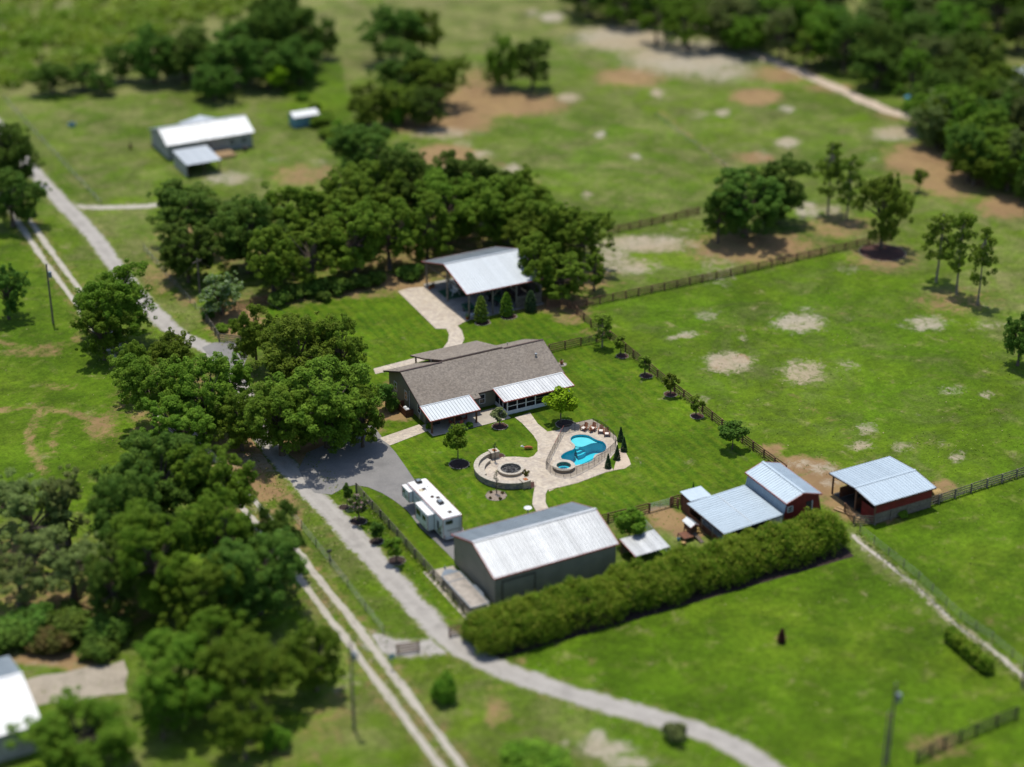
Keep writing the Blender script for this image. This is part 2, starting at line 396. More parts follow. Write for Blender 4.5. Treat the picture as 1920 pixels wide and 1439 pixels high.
def ground_mat():
    s = NT('ground_turf'); p = s.pos()
    a = s.n('Attribute', attribute_name='cover'); sp = s.n('SeparateColor', {'Color': a.outputs['Color']})
    sand, dirt, lawn = sp.outputs['Red'], sp.outputs['Green'], sp.outputs['Blue']
    a2 = s.n('Attribute', attribute_name='dry').outputs['Fac']
    big = s.noise(.035, 4, .6); med = s.noise(.13, 6, .68, None, .7); med2 = s.noise(.3, 6, .7, None, .4); fine = s.noise(1.1, 5, .7); vfine = s.noise(3.4, 4, .75)
    g = s.mix(s.ramp(big, .35, .65), (.061, .120, .0036), (.089, .142, .0066))
    g = s.mix(s.ramp(med, .40, .66), g, (.051, .098, .003))
    g = s.mix(s.math('MULTIPLY', s.ramp(med2, .52, .72), .7), g, (0.1392, 0.1522, 0.03132))
    ol = s.mix(s.ramp(med, .35, .65), (0.1175, 0.1348, 0.03654), (0.1653, 0.1653, 0.05916))
    ol = s.mix(s.math('MULTIPLY', s.ramp(med2, .55, .75), .6), ol, (0.2175, 0.1958, 0.1044))
    k = s.ramp(s.math('ADD', a2, s.math('MULTIPLY', s.math('SUBTRACT', med, .5), 1.3)), .2, .95)
    g = s.mix(k, g, ol)
    lw = s.mix(s.ramp(med, .35, .7), (.041, .096, .0026), (.066, .122, .004))
    lw = s.mix(s.math('MULTIPLY', s.ramp(s.noise(.75, 6, .75, None, .6), .45, .7), .55), lw, (.098, .146, .0045))
    wv = s.n('TexWave', {'Vector': s.n('Mapping', {'Vector': p, 'Rotation': (0, 0, .06)}).outputs['Vector'], 'Scale': .19, 'Distortion': 2.2, 'Detail': 3, 'Detail Scale': .25, 'Detail Roughness': .6}, bands_direction='X').outputs['Fac']
    lw = s.mix(s.math('MULTIPLY', wv, .42), lw, (.095, .148, .006))
    st = s.n('Mapping', {'Vector': p, 'Rotation': (0, 0, .35), 'Scale': (1.5, .12, 1)}).outputs['Vector']
    lw = s.mix(s.math('MULTIPLY', s.ramp(s.noise(.8, 5, .65, st, .6), .48, .68), .5), lw, (.115, .150, .010))
    lw = s.mix(s.math('MULTIPLY', s.ramp(s.noise(.36, 6, .72, None, .9), .52, .74), .65), lw, (.135, .144, .030))
    lw = s.mix(s.math('MULTIPLY', s.ramp(s.noise(.22, 6, .72, None, .5), .60, .74), .6), lw, (0.2088, 0.187, 0.0957))
    g = s.mix(s.ramp(lawn, .35, .65), g, lw)
    pt = s.math('MULTIPLY', s.math('ADD', s.math('MULTIPLY', s.ramp(s.noise(.055, 6, .66, None, .8), .3, .7), .42), .74), s.math('ADD', s.math('MULTIPLY', s.ramp(s.noise(.24, 6, .7, None, .6), .3, .7), .34), .80))
    g = s.mix(1.0, g, s.n('CombineColor', {'Red': pt, 'Green': pt, 'Blue': pt}).outputs['Color'], 'MULTIPLY')
    k2 = s.math('ADD', s.math('MULTIPLY', fine, 1.5), .25)
    k2 = s.math('MULTIPLY', k2, s.math('ADD', s.math('MULTIPLY', vfine, 1.5), .25))
    g = s.mix(1.0, g, s.n('CombineColor', {'Red': k2, 'Green': k2, 'Blue': k2}).outputs['Color'], 'MULTIPLY')
    nol = s.math('SUBTRACT', 1.0, s.ramp(lawn, .3, .7))
    spk = s.math('MULTIPLY', s.ramp(s.noise(.30, 6, .72, None, .5), .60, .76), nol)
    g = s.mix(s.math('MULTIPLY', spk, .5), g, (0.261, 0.2262, 0.1392))
    rag = s.math('MULTIPLY', s.math('SUBTRACT', s.noise(.45, 7, .78, None, .5), .5), 2.1)
    rag2 = s.math('MULTIPLY', s.math('SUBTRACT', s.noise(.6, 7, .8, None, .7), .5), 2.4)
    dc = s.mix(s.ramp(med, .35, .7), (.265, .172, .085), (.205, .125, .066))
    g = s.mix(s.math('MULTIPLY', s.ramp(s.math('ADD', dirt, rag), .30, .95), .92), g, dc)
    scol = s.mix(s.ramp(fine, .3, .7), (0.3741, 0.335, 0.2697), (0.2784, 0.2479, 0.1958))
    scol = s.mix(s.ramp(big, .35, .65), scol, s.mix(1.0, scol, (.95, .86, .74), 'MULTIPLY'))
    g = s.mix(s.math('MULTIPLY', s.ramp(s.math('ADD', sand, rag2), .35, 1.0), .9), g, scol)
    hgt = s.math('ADD', s.math('MULTIPLY', fine, .5), s.math('MULTIPLY', vfine, .35))
    return s.out(s.bsdf(g, .95, 0, s.bump(hgt, .6, .25), .1))
M['ground'] = ground_mat()
# ------------------------------------------------------------------ the ground, one sheet, with what covers it
def smooth_line(pts, step=1.0):
    """Catmull-Rom through world points, resampled"""
    P = [np.array(p, float) for p in pts]; P = [2*P[0]-P[1]]+P+[2*P[-1]-P[-2]]
    out = []
    for i in range(1, len(P)-2):
        n = max(2, int(np.linalg.norm(P[i+1]-P[i])/step))
        for k in range(n):
            t = k/n; a, b, c, d = P[i-1], P[i], P[i+1], P[i+2]
            out.append(.5*((2*b)+(c-a)*t+(2*a-5*b+4*c-d)*t*t+(3*b-a-3*c+d)*t**3))
    out.append(P[-2]); return np.array(out)
PX = lambda L: [Wp(*p) for p in L]
LANE = PX([(-40,190),(20,270),(75,334),(120,383),(175,442),(215,497),(262,557),(305,602),(345,634),(392,655),(430,690),(468,760),(512,845),(572,912),(620,962),(700,1047),(790,1147),(850,1207),(930,1251),(1060,1299),(1190,1336),(1300,1367),(1385,1405),(1465,1462),(1540,1540)])
TRACK = PX([(-60,270),(0,348),(45,415),(95,488),(140,548),(190,617),(245,692),(330,796),(480,962),(560,1060),(640,1162),(700,1242),(760,1322),(850,1442),(930,1550)])
SIDE = PX([(108,378),(150,388),(210,389),(285,386),(340,378)])
LINK = PX([(690,1200),(735,1212),(780,1215),(835,1212)])
SANDLANE = PX([(1300,40),(1400,95),(1480,127),(1560,162),(1650,202),(1735,230),(1850,275),(1980,330)])
FOOT = PX([(1600,1003),(1618,1022),(1716,1098),(1792,1171),(1852,1213),(1897,1250),(1970,1310)])

POOLDECK = [(965,783.5),(994,774.5),(1008.5,795.5),(1026.5,810),(1047,807.5),(1056.5,802),(1078,793.5),(1109.5,787),(1132,800),(1156,820),(1159,842),(1140,866),(1150,882),(1137,885.5),(1085,905),(1047.5,914.5),(1027,919),(1023,928),(1023,943),(1028,953),(1040,968),(1010,968),(998,946),(999.5,931.5),(1002.5,914.5),(1001.5,904),(984,906),(955,911.5),(926,907),(903,894),(893.8,877),(897.5,860),(914.5,850.5),(931,852.5),(941.5,858),(965,857),(991,859),(1000,856),(1008,847),(1008,830),(1000,817),(979,794.5)]
POOLDECK = PX(POOLDECK)
_z7 = lambda L: [(860+.1876*x, 740+.1876*y) for x, y in L]
POOL = PX(_z7([(1115,450),(1130,425),(1175,408),(1240,405),(1300,415),(1345,440),(1390,462),(1440,475),(1470,505),(1478,540),(1460,570),(1410,595),(1370,605),(1350,630),(1345,655),(1310,680),(1250,700),(1190,712),(1166,716),(1156,702),(1138,680),(1108,664),(1070,658),(1030,650),(1020,625),(1040,600),(1085,575),(1140,555),(1160,530),(1155,505),(1125,480)]))
POOL = smooth_line(POOL+[POOL[0]], .35)[:-1]
POOL = [tuple(p) for p in POOL]
SPA = (2.41, -11.0); FIRE = (-4.15, -8.35)
DRIVE = PX([(697,793),(716,820),(730,836),(741,848),(758,872),(775,897),(800,925),(830,955),(868,990),(880,1020),(852,1052),(838,1037),(812,1012),(788,990),(763,957),(736,937),(716,925),(690,914),(664,910),(645,915),(622,928),(590,925),(572,905),(560,880),(575,850),(620,830),(660,800)])
CARDRIVE = PX([(746,547),(765,541),(800,538),(816,541),(884,600),(871,604),(858,611.5),(866,620.5),(870.5,636),(866,647),(845,655),(829,656),(840,641),(842,628),(837,617),(817,617)])
BACKWALK = PX([(700,692),(775,672.5),(800,667),(804,674),(727,697),(704,702)])
SIDEWALK = PX([(712,822),(786,796.5),(803,808),(731,836)])
PATIO = [(-9.0,5.3),(-3.0,5.0),(3.0,5.15),(3.0,9.0),(-9.0,9.0)]
STRIP = PX([(1028,919),(1048,915),(1085,905.5),(1137,886),(1150,883),(1161,843),(1168,838),(1180,862),(1183,871),(1172,879),(1140,884),(1123,888),(1100,898),(1070,908),(1040,917),(1030,922)])

def in_poly(X, Y, poly):
    r = np.zeros(X.shape, bool); n = len(poly)
    for i in range(n):
        x0, y0 = poly[i]; x1, y1 = poly[(i+1) % n]
        if y0 == y1: continue
        c = ((y0 > Y) != (y1 > Y)) & (X < (x1-x0)*(Y-y0)/(y1-y0)+x0); r ^= c
    return r
def line_dist(X, Y, pts):
    d = np.full(X.shape, 1e9)
    for (x0, y0), (x1, y1) in zip(pts[:-1], pts[1:]):
        vx, vy = x1-x0, y1-y0; l2 = vx*vx+vy*vy+1e-9
        t = np.clip(((X-x0)*vx+(Y-y0)*vy)/l2, 0, 1)
        d = np.minimum(d, np.hypot(X-x0-t*vx, Y-y0-t*vy))
    return d
SANDS = [(1498,606,40,15,1),(1505,698,36,19,.9),(1366,680,40,17,1),(1735,607,38,13,.8),(1205,458,78,14,1),(1180,500,52,14,.8),(1150,470,30,25,.8),(1345,505,40,30,.5),(1290,430,50,14,.4),
 (1035,33,20,8,1),(1000,24,14,6,.7),(1065,183,18,8,1),(1232,175,12,7,1),(1355,212,13,7,.9),(1475,205,13,6,.9),(1478,267,20,8,1),(1685,250,46,12,1),(1125,252,10,6,.9),(1192,295,10,6,.9),(1100,365,10,7,.8),
 (1290,108,100,28,1.1),(1180,72,85,22,1.1),(1350,135,60,18,.8),(1310,215,22,8,.6),(1245,185,12,6,.5),
 (830,250,55,10,.8),(905,290,20,7,.8),(960,315,15,8,.8),(840,320,20,10,.7),(870,270,20,8,.6),(1515,395,22,16,.8),(1560,395,18,10,.7),(1640,297,14,8,.5),(1430,290,18,10,.5),
 (1262,634,10,5,.9),(1290,628,20,6,.8),(1325,592,20,9,.7),(1392,635,9,6,.7),(1510,580,14,6,.6),(1590,600,14,8,.4),(1590,685,22,14,.5),(1785,732,25,9,.6),(1850,740,12,8,.7),(1540,740,14,10,.3),
 (1625,805,16,12,.8),(1612,836,22,9,.8),(1690,838,18,10,.7),(1795,857,14,9,.8),(1770,832,12,7,.5),(1730,780,14,8,.3),(1320,750,14,7,.6),(1345,760,8,5,.5),
 (1540,880,26,12,.7),(1500,870,28,8,.7),(1560,905,22,10,.6),(1590,505,26,9,.5),(1855,610,40,10,.5),(1840,570,25,8,.4),
 (1130,1405,48,16,1),(1118,1385,14,16,1),(1180,1430,42,12,.9),(1060,1392,10,6,.8),(760,1217,38,16,1),(700,1225,26,26,.5),(655,1290,30,40,.45),
 (430,335,40,12,.8),(520,300,22,6,.5),(600,305,16,6,.5),(545,395,26,8,.5),(690,480,14,20,.3),
 (500,865,60,16,.8),(440,940,14,10,.7),(70,1245,60,8,.5),(40,1395,40,8,.8),(110,1410,20,10,.4),
 (1040,940,20,4,.0),(1190,868,20,10,.4),(640,905,10,6,.5),(655,958,16,6,.5),(230,1320,20,8,.4),(20,45,20,14,.7),(120,10,40,6,.5),(10,100,12,10,.6),(330,40,30,6,.4),(240,80,30,6,.35)]
DIRTS = [(1388,673,11,6,1.4),(1350,683,14,9,.8),(1418,182,36,12,1.1),(1180,145,55,15,.8),(1205,155,30,10,.6),(838,292,46,16,1.1),(820,225,80,22,1.1),(900,190,60,26,1.0),(965,195,75,18,1.0),(900,150,40,20,.6),
 (1725,300,55,26,.9),(1790,330,65,35,.9),(1890,385,45,20,.9),(1415,296,34,10,.7),(1470,140,60,14,.7),(1560,165,50,8,.6),(1700,215,50,10,.6),(1655,483,58,24,.6),(1415,465,100,25,.8),(1570,425,60,20,.6),(1790,565,70,25,.5),
 (1540,905,50,26,.9),(1500,872,45,14,.9),(1450,845,24,10,.7),(1590,935,40,22,.9),(1640,968,40,12,.9),(1600,960,20,16,.9),(1765,915,26,12,.8),(1430,838,16,6,.5),
 (1240,962,26,10,1),(1270,980,36,16,1),(1300,995,40,12,1),(1325,985,26,14,1.0),(1165,985,22,14,.5),(1225,1010,10,14,.7),
 (930,1330,22,34,.6),(625,1340,45,60,.42),(560,1410,90,45,.35),(480,1330,60,50,.35),(350,1330,120,45,.3),(620,1190,40,14,.4),
 (480,850,90,30,.9),(440,900,70,30,.8),(500,925,30,14,.9),(540,940,16,14,.7),(560,975,8,30,.6),(640,870,50,24,.8),(600,850,60,30,.8),(700,780,22,30,.7),(735,745,16,26,.9),(745,780,26,10,.8),
 (100,1236,80,10,.9),(150,1250,40,8,.8),(110,1150,130,50,.6),(60,1060,110,50,.5),(400,880,60,40,.5),(380,740,80,60,.5),(280,760,60,50,.5),(180,600,40,40,.3),
 (300,520,36,36,.5),(345,560,20,16,.5),(330,600,20,10,.25),(760,530,60,14,.9),(640,545,110,14,.6),(530,560,60,14,.6),(440,600,45,30,.9),(900,500,120,30,.7),(1030,570,60,14,.8),(1075,585,36,22,.6),(700,450,250,60,.6),(400,450,90,50,.6),(1080,520,60,30,.7),
 (1105,622,26,8,.4),(560,330,45,20,.6),(610,325,30,14,.6),(545,315,20,8,.3),(335,740,14,10,.0),
 (170,605,40,10,.55),(60,660,60,9,.5),(190,800,32,22,.6),(75,770,16,30,.35),(110,725,40,8,.4),(235,640,20,10,.3),(1880,1160,60,14,.3),(1760,1395,60,26,.5),(1840,1300,40,14,.35),(1700,1370,40,10,.3),
 (1240,1050,14,6,.4),(1290,1250,18,10,.3),(1110,1240,14,8,.4),(980,1240,12,8,.4),(1250,1160,24,14,.25),(1465,1196,12,6,.7)]
LAWN1 = PX([(430,638),(385,598),(470,584),(560,566),(640,553),(745,541),(880,600),(1000,585),(1062,572),(1106,604),(1150,640),(1245,722),(1350,804),(1440,868),(1400,905),(1290,938),(1130,976),(1120,1010),(870,1150),(690,947),(660,925),(720,900),(700,790),(540,650)])
LAWN2 = PX([(600,935),(640,910),(690,945),(872,1152),(840,1190),(760,1080)])
def make_ground():
    fine_u = np.arange(-152, 152.01, .72); fine_v = np.arange(138, 500.01, .72)
    us = np.concatenate([[-4000,-1500,-600,-300,-200], fine_u, [200,300,600,1500,4000]])
    vs = np.concatenate([[-3000,-800,-200,0,80,120], fine_v, [540,620,800,1400,3000,6000]])
    U, V = np.meshgrid(us, vs)
    X = U*math.cos(AZ)+V*math.sin(AZ)-OX; Y = -U*math.sin(AZ)+V*math.cos(AZ)-OY
    h, wd = X.shape; n = h*wd
    co = np.zeros((n, 3), np.float32); co[:, 0] = X.ravel(); co[:, 1] = Y.ravel()
    idx = np.arange(n).reshape(h, wd)
    q = np.stack([idx[:-1, :-1], idx[:-1, 1:], idx[1:, 1:], idx[1:, :-1]], -1).reshape(-1, 4)
    inside = in_poly(X, Y, POOLDECK).ravel()
    near = (np.hypot(X-7, Y+6) < 9.5).ravel() & inside
    q = q[~near[q].all(1)]
    me = bpy.data.meshes.new('ground'); me.vertices.add(n); me.vertices.foreach_set('co', co.ravel())
    m = len(q); me.loops.add(m*4); me.loops.foreach_set('vertex_index', q.astype(np.int32).ravel())
    me.polygons.add(m); me.polygons.foreach_set('loop_start', np.arange(0, m*4, 4, dtype=np.int32)); me.polygons.foreach_set('loop_total', np.full(m, 4, np.int32))
    me.update(calc_edges=True)
    px, py, _ = Pj(X, Y); ok = (V > 100)
    px = np.where(ok, px, -9e3); py = np.where(ok, py, -9e3)
    def blobs(B):
        a = np.zeros(X.shape)
        for cx, cy, rx, ry, st in B:
            d = np.hypot((px-cx)/rx, (py-cy)/ry); a = np.maximum(a, st*np.clip(1.45-.75*d, 0, 1))
        return a
    sand = blobs(SANDS); dirt = blobs(DIRTS)
    dl = line_dist(X, Y, LANE); sand = np.maximum(sand, .42*np.clip(2.2-dl*.75, 0, 1)); dirt = np.maximum(dirt, .25*np.clip(3.0-dl*.8, 0, 1))
    dt = line_dist(X, Y, TRACK); dirt = np.maximum(dirt, .40*np.clip(2.6-dl*0-dt*.7, 0, 1)); sand = np.maximum(sand, .40*np.clip(2.2-dt*.9, 0, 1))
    for L_, wd_ in ((SIDE, 1.6), (LINK, 2.0), (SANDLANE, 2.2), (FOOT, .8)):
        d_ = line_dist(X, Y, L_); sand = np.maximum(sand, .7*np.clip(1.6-d_/wd_, 0, 1))
    dirt = np.minimum(dirt*1.22, 1.5)
    for L_, wd_, st_ in ((PX([(-40,775),(60,762),(130,772),(180,790)]), .9, .62), (PX([(78,770),(56,806),(56,845),(85,885)]), .8, .62), (PX([(118,790),(97,822),(100,850)]), .7, .55), (PX([(0,640),(60,655),(140,640),(165,610)]), 1.0, .55), (PX([(820,360),(900,290),(960,318),(1010,345)]), 1.0, .5), (PX([(1240,210),(1300,262),(1390,335)]), .8, .5), (PX([(1250,640),(1420,600),(1600,585),(1800,640)]), .8, .32), (PX([(1480,740),(1560,790),(1640,860)]), .8, .4)):
        dirt = np.maximum(dirt, st_*np.clip(1.7-line_dist(X, Y, L_)/wd_, 0, 1))
    # bare soil hugging the pavings and fences
    lawn = (in_poly(X, Y, LAWN1) | in_poly(X, Y, LAWN2)).astype(float)
    dry = np.full(X.shape, .45)
    def reg(poly, val):
        dry[in_poly(X, Y, PX(poly))] = val
    reg([(-200,-60),(2200,-60),(2200,120),(-200,190)], .75)
    reg([(640,150),(1100,60),(1500,150),(1800,260),(1950,430),(1950,620),(1700,520),(1300,420),(1000,340)], .52)
    reg([(1000,640),(1120,560),(1330,520),(1560,470),(1760,560),(1950,700),(1950,880),(1750,920),(1430,860),(1200,700)], .28)
    reg([(880,1230),(1600,1040),(1950,1330),(1950,1600),(1500,1500),(1100,1320)], .10)
    reg([(1600,985),(1950,890),(1950,1300)], .06)
    reg([(-100,440),(60,440),(240,700),(300,820),(260,960),(-100,960)], .12)
    reg([(0,190),(280,190),(620,160),(640,330),(560,390),(290,330),(170,390)], .55)
    reg([(100,400),(280,390),(390,610),(330,620)], .6)
    reg([(500,150),(640,110),(660,240),(560,220)], .3)
    dry = np.clip(dry, 0, 1)
    c = np.zeros((n, 4), np.float32); c[:, 0] = sand.ravel(); c[:, 1] = dirt.ravel(); c[:, 2] = lawn.ravel(); c[:, 3] = 1
    at = me.attributes.new('cover', 'FLOAT_COLOR', 'POINT'); at.data.foreach_set('color', c.ravel())
    at = me.attributes.new('dry', 'FLOAT', 'POINT'); at.data.foreach_set('value', dry.ravel().astype(np.float32))
    o = link('ground', me, None, M['ground']); o['kind'] = 'structure'
make_ground()

def ribbon(name, lines, z, mat, jit=.25):
    """one road made of strips: lines = [(world points, width)]; edges wander a little; 'across' runs 0 at the edges to 1 in the middle"""
    m = MB(); r = random.Random(len(name)); ac = []
    for pts, wd in lines:
        P = smooth_line(pts, .8); n = len(P)
        T = np.gradient(P, axis=0); T /= np.linalg.norm(T, axis=1)[:, None]+1e-9; Nn = np.stack([-T[:, 1], T[:, 0]], 1)
        ja = jb = 0; vs = []
        for i in range(n):
            ja = ja*.72+r.uniform(-jit, jit); jb = jb*.72+r.uniform(-jit, jit)
            for q, a_ in ((1, 0), (.5, .5), (0, 1), (-.5, .5), (-1, 0)):
                d = (wd*.58+(ja if q > 0 else jb)*abs(q))*q; p = P[i]+Nn[i]*d
                vs.append((p[0], p[1], z+.005*a_)); ac.append(a_)
        fs = []
        for i in range(n-1):
            for k in range(4): a = i*5+k; fs.append((a+1, a, a+5, a+6))
        m.add(vs, fs)
    me = bpy.data.meshes.new(name); me.from_pydata(m.v, [], m.f); me.update()
    me.attributes.new('across', 'FLOAT', 'POINT').data.foreach_set('value', np.array(ac, np.float32))
    o = link(name, me, None, mat); o['kind'] = 'structure'; return o
def offs(pts, d):
    P = smooth_line(pts, 4.0); T = np.gradient(P, axis=0); T /= np.linalg.norm(T, axis=1)[:, None]
    return P+np.stack([-T[:, 1], T[:, 0]], 1)*d
ribbon('gravel_road', [(LANE, 2.95)], .016, M['gravel'], .16)
ribbon('dirt_track', [(offs(TRACK, 1.05), 1.0), (offs(TRACK, -1.05), 1.0)], .014, M['track'], .14)
ribbon('side_path', [(SIDE, 2.2)], .010, M['track'], .2)
ribbon('gravel_turnout', [(LINK, 3.2)], .007, M['gravel'], .25)
ribbon('sand_lane', [(SANDLANE, 2.6)], .012, M['sandstrip'], .3)
ribbon('worn_path', [(FOOT, .7)], .012, M['track'], .18)
sheet_obj('asphalt_driveway', DRIVE, .030, M['asphalt'])
sheet_obj('lane_apron', PX([(378,652),(400,643),(432,641),(470,655),(455,690),(425,700),(395,672)]), .028, M['asphalt'])
sheet_obj('side_pavement', SIDEWALK, .038, M['paver'])
sheet_obj('back_pavement', BACKWALK, .034, M['paver'])
sheet_obj('courtyard_pavement', CARDRIVE, .042, M['paver'])
sheet_obj('patio_pavement', PATIO, .046, M['conc'])
sheet_obj('sand_strip', STRIP, .018, M['sandstrip'])
sheet_obj('neighbour_pavement', PX([(38,1278),(80,1266),(120,1262),(165,1250),(205,1248),(232,1238),(240,1262),(234,1284),(238,1300),(190,1304),(150,1316),(95,1318),(55,1327)]), .02, M['padgravel'])
sheet_obj('trailer_pavement', [(-25.2,-25.6),(-21.3,-26.0),(-21.3,-37.5),(-25.2,-37.5)], .02, M['conc'])
# terrace sheet with the pool and spa cut out
spa_hole = [(SPA[0]+.98*math.cos(t), SPA[1]+.98*math.sin(t)) for t in np.linspace(0, 2*math.pi, 28, endpoint=False)]
sheet_obj('terrace_pavement', POOLDECK, .050, M['paver'], [POOL, spa_hole])

# ------------------------------------------------------------------ swimming pool
def make_pool():
    cx = sum(p[0] for p in POOL)/len(POOL); cy = sum(p[1] for p in POOL)/len(POOL)
    t = thing('swimming_pool', 'freeform blue swimming pool with pale shallow ledge inside the mesh fence', 'swimming pool', (cx, cy, 0))
    MB().wallstrip(POOL, -1.75, .048, flip=True).build('pool_wall', M['plaster'], t)
    MB().sheet(POOL, -1.70).build('pool_floor', M['plaster'], t)
    # shallow ledge: the far lobe, its edge curving
    edge = PX([(1072,833.5),(1080,832),(1090,830),(1098,829.5),(1106,831),(1113,832.5),(1120,832)])
    P = np.array(POOL); px, py, _ = Pj(P[:, 0], P[:, 1])
    lobe = [POOL[i] for i in range(len(POOL)) if py[i] < 832.5-.02*(px[i]-1090)]
    # order the lobe as a run
    ids = [i for i in range(len(POOL)) if py[i] < 832.5-.02*(px[i]-1090)]
    k = max(range(len(ids)), key=lambda j: (ids[j]-ids[j-1]) % len(POOL)); ids = ids[k:]+ids[:k]
    run = [POOL[i] for i in ids]
    a, b = np.array(run[-1]), np.array(run[0])
    arc = []
    for s_ in np.linspace(0, 1, 12)[1:-1]:
        q = a+(b-a)*s_; nrm = np.array([-(b-a)[1], (b-a)[0]]); nrm /= np.linalg.norm(nrm)
        arc.append(tuple(q+nrm*(-.45*math.sin(2*math.pi*s_))))
    led = run+arc
    m = MB().sheet(led, -.30); m.wallstrip(led, -1.7, -.30); m.build('shallow_ledge', M['plasterlt'], t)
    w0 = Vector((*PX([(1078,835)])[0], 0))
    for i in range(3):
        m = MB(); pts = []
        r = .35+.36*i
        for q in np.linspace(0, 1, 12):
            an = math.radians(-95+150*q); pts.append((w0.x+(r+.35)*math.cos(an)*1.15, w0.y+r*math.sin(an)))
        m.sheet(pts+[(w0.x, w0.y)], -.42-.34*i); m.wallstrip(pts, -1.7, -.42-.34*i, closed=False)
        m.build('pool_step', M['plasterlt'] if i < 1 else M['plaster'], t)
    MB().sheet(POOL, -.12).build('water', M['water'], t, up=True)
    P2 = np.array(POOL); n = len(POOL); vs = []
    c = P2.mean(0); T = np.roll(P2, -1, 0)-np.roll(P2, 1, 0); T /= np.linalg.norm(T, axis=1)[:, None]; Nn = np.stack([T[:, 1], -T[:, 0]], 1)
    area = np.sum(P2[:, 0]*np.roll(P2[:, 1], -1)-P2[:, 1]*np.roll(P2[:, 0], -1))
    if area < 0: Nn = -Nn
    m = MB(); vs = []
    for i in range(n):
        for d_, z_ in ((-.03, .048), (-.03, .10), (.27, .10), (.27, .048)): vs.append((*(P2[i]+Nn[i]*d_), z_))
    fs = [(i*4+k, i*4+(k+1) % 4, ((i+1) % n)*4+(k+1) % 4, ((i+1) % n)*4+k) for i in range(n) for k in range(4)]
    m.add(vs, fs).build('coping', M['coping'], t)
    s = thing('spa_tub', 'round raised stone spa overflowing into the swimming pool', 'spa', (SPA[0], SPA[1], 0))
    MB().ring(*SPA, 1.02, 1.42, -1.0, .44).build('spa_wall', M['sandstone'], s)
    MB().ring(*SPA, .97, 1.52, .44, .52).build('spa_cap', M['cap'], s)
    MB().ring(*SPA, .62, 1.02, -1.0, -.05).build('spa_bench', M['plaster'], s)
    MB().ring(*SPA, 0.01, .62, -1.0, -.45, n=24).build('spa_floor', M['plaster'], s)
    ws = [(SPA[0]+1.02*math.cos(q), SPA[1]+1.02*math.sin(q)) for q in np.linspace(0, 2*math.pi, 32, endpoint=False)]
    MB().sheet(ws, .32).build('water', M['water'], s, up=True)
make_pool()
# ------------------------------------------------------------------ buildings
def panel_mesh(name, wd, ln, ribs, rib_h, rib_w, mat):
    """one ribbed metal sheet: u across, v along, n out"""
    xs = [0.0]; hs = [0.0]
    for r in ribs:
        xs += [r-rib_w/2, r-rib_w/4, r+rib_w/4, r+rib_w/2]; hs += [0, rib_h, rib_h, 0]
    xs.append(wd); hs.append(0)
    vs = [(x, 0, h) for x, h in zip(xs, hs)]+[(x, ln, h) for x, h in zip(xs, hs)]
    n = len(xs); me = bpy.data.meshes.new(name)
    me.from_pydata(vs, [], [(i, i+1, i+1+n, i+n) for i in range(n-1)]); me.update(); me.materials.append(mat); return me
def ribbed(parent, name, p, u, v, width, length, mat, pw=.92, rib_h=.06, rib_w=.13, nr=2, gap=.008):
    """sheets side by side from p along u, each running along v"""
    u = Vector(u).normalized(); v = Vector(v).normalized(); n = max(1, round(width/pw)); w_ = width/n
    me = panel_mesh(name, w_-gap, length, [w_*(k+.5)/nr for k in range(nr)], rib_h, rib_w, mat)
    nn = u.cross(v).normalized()
    for i in range(n):
        inst(name, me, parent, basis(Vector(p)+u*(w_*i)+nn*(.004*(i % 2)), u, v))
def gable_metal(parent, x0, x1, y0, y1, ze, zr, yr, mat, back=None, ze2=None, th=.10, trim=None, axis='x'):
    """two metal slopes with the ridge along x (or along y when axis='y'); the roof deck is the part, its sheets and trims sub-parts"""
    ze2 = ze if ze2 is None else ze2
    T = (lambda x, y, z: (x, y, z)) if axis == 'x' else (lambda x, y, z: (y, x, z))
    m = MB()
    m.slab([T(x0, y0, ze), T(x1, y0, ze), T(x1, yr, zr), T(x0, yr, zr)], th); m.slab([T(x0, yr, zr), T(x1, yr, zr), T(x1, y1, ze2), T(x0, y1, ze2)], th)
    rf = m.build('roof', M['galv_dull_dimmed'], parent)
    o = Vector((0, 0, .012))
    L1 = math.hypot(yr-y0, zr-ze); L2 = math.hypot(y1-yr, zr-ze2)
    up1 = Vector(T(0, yr-y0, zr-ze)); up2 = Vector(T(0, yr-y1, zr-ze2)); along = Vector(T(1, 0, 0))
    a, b = Vector(T(x0, y0, ze)), Vector(T(x1, y1, ze2))
    if axis == 'x':
        ribbed(rf, 'roof_panel', a+o, along, up1, x1-x0, L1, mat); ribbed(rf, 'roof_panel', b+o, -along, up2, x1-x0, L2, back or mat)  # a darker back metal, where passed, paints in that slope's weaker glare
    else:
        ribbed(rf, 'roof_panel', Vector(T(x1, y0, ze))+o, -along, up1, x1-x0, L1, mat); ribbed(rf, 'roof_panel', Vector(T(x0, y1, ze2))+o, along, up2, x1-x0, L2, back or mat)
    MB().bar(T(x0-.03, yr, zr+.055), T(x1+.03, yr, zr+.055), .34, .05).build('ridge_cap', mat, rf)
    if trim:
        for (p, q) in ((T(x0, y0-.03, ze-.06), T(x1, y0-.03, ze-.06)), (T(x0-.03, y0, ze-.05), T(x0-.03, yr, zr-.05)), (T(x0-.03, yr, zr-.05), T(x0-.03, y1, ze2-.05)), (T(x1+.03, y0, ze-.05), T(x1+.03, yr, zr-.05)), (T(x1+.03, yr, zr-.05), T(x1+.03, y1, ze2-.05)), (T(x0, y1+.03, ze2-.06), T(x1, y1+.03, ze2-.06))):
            MB().bar(p, q, .07, .17).build('trim', trim, rf)
    return rf
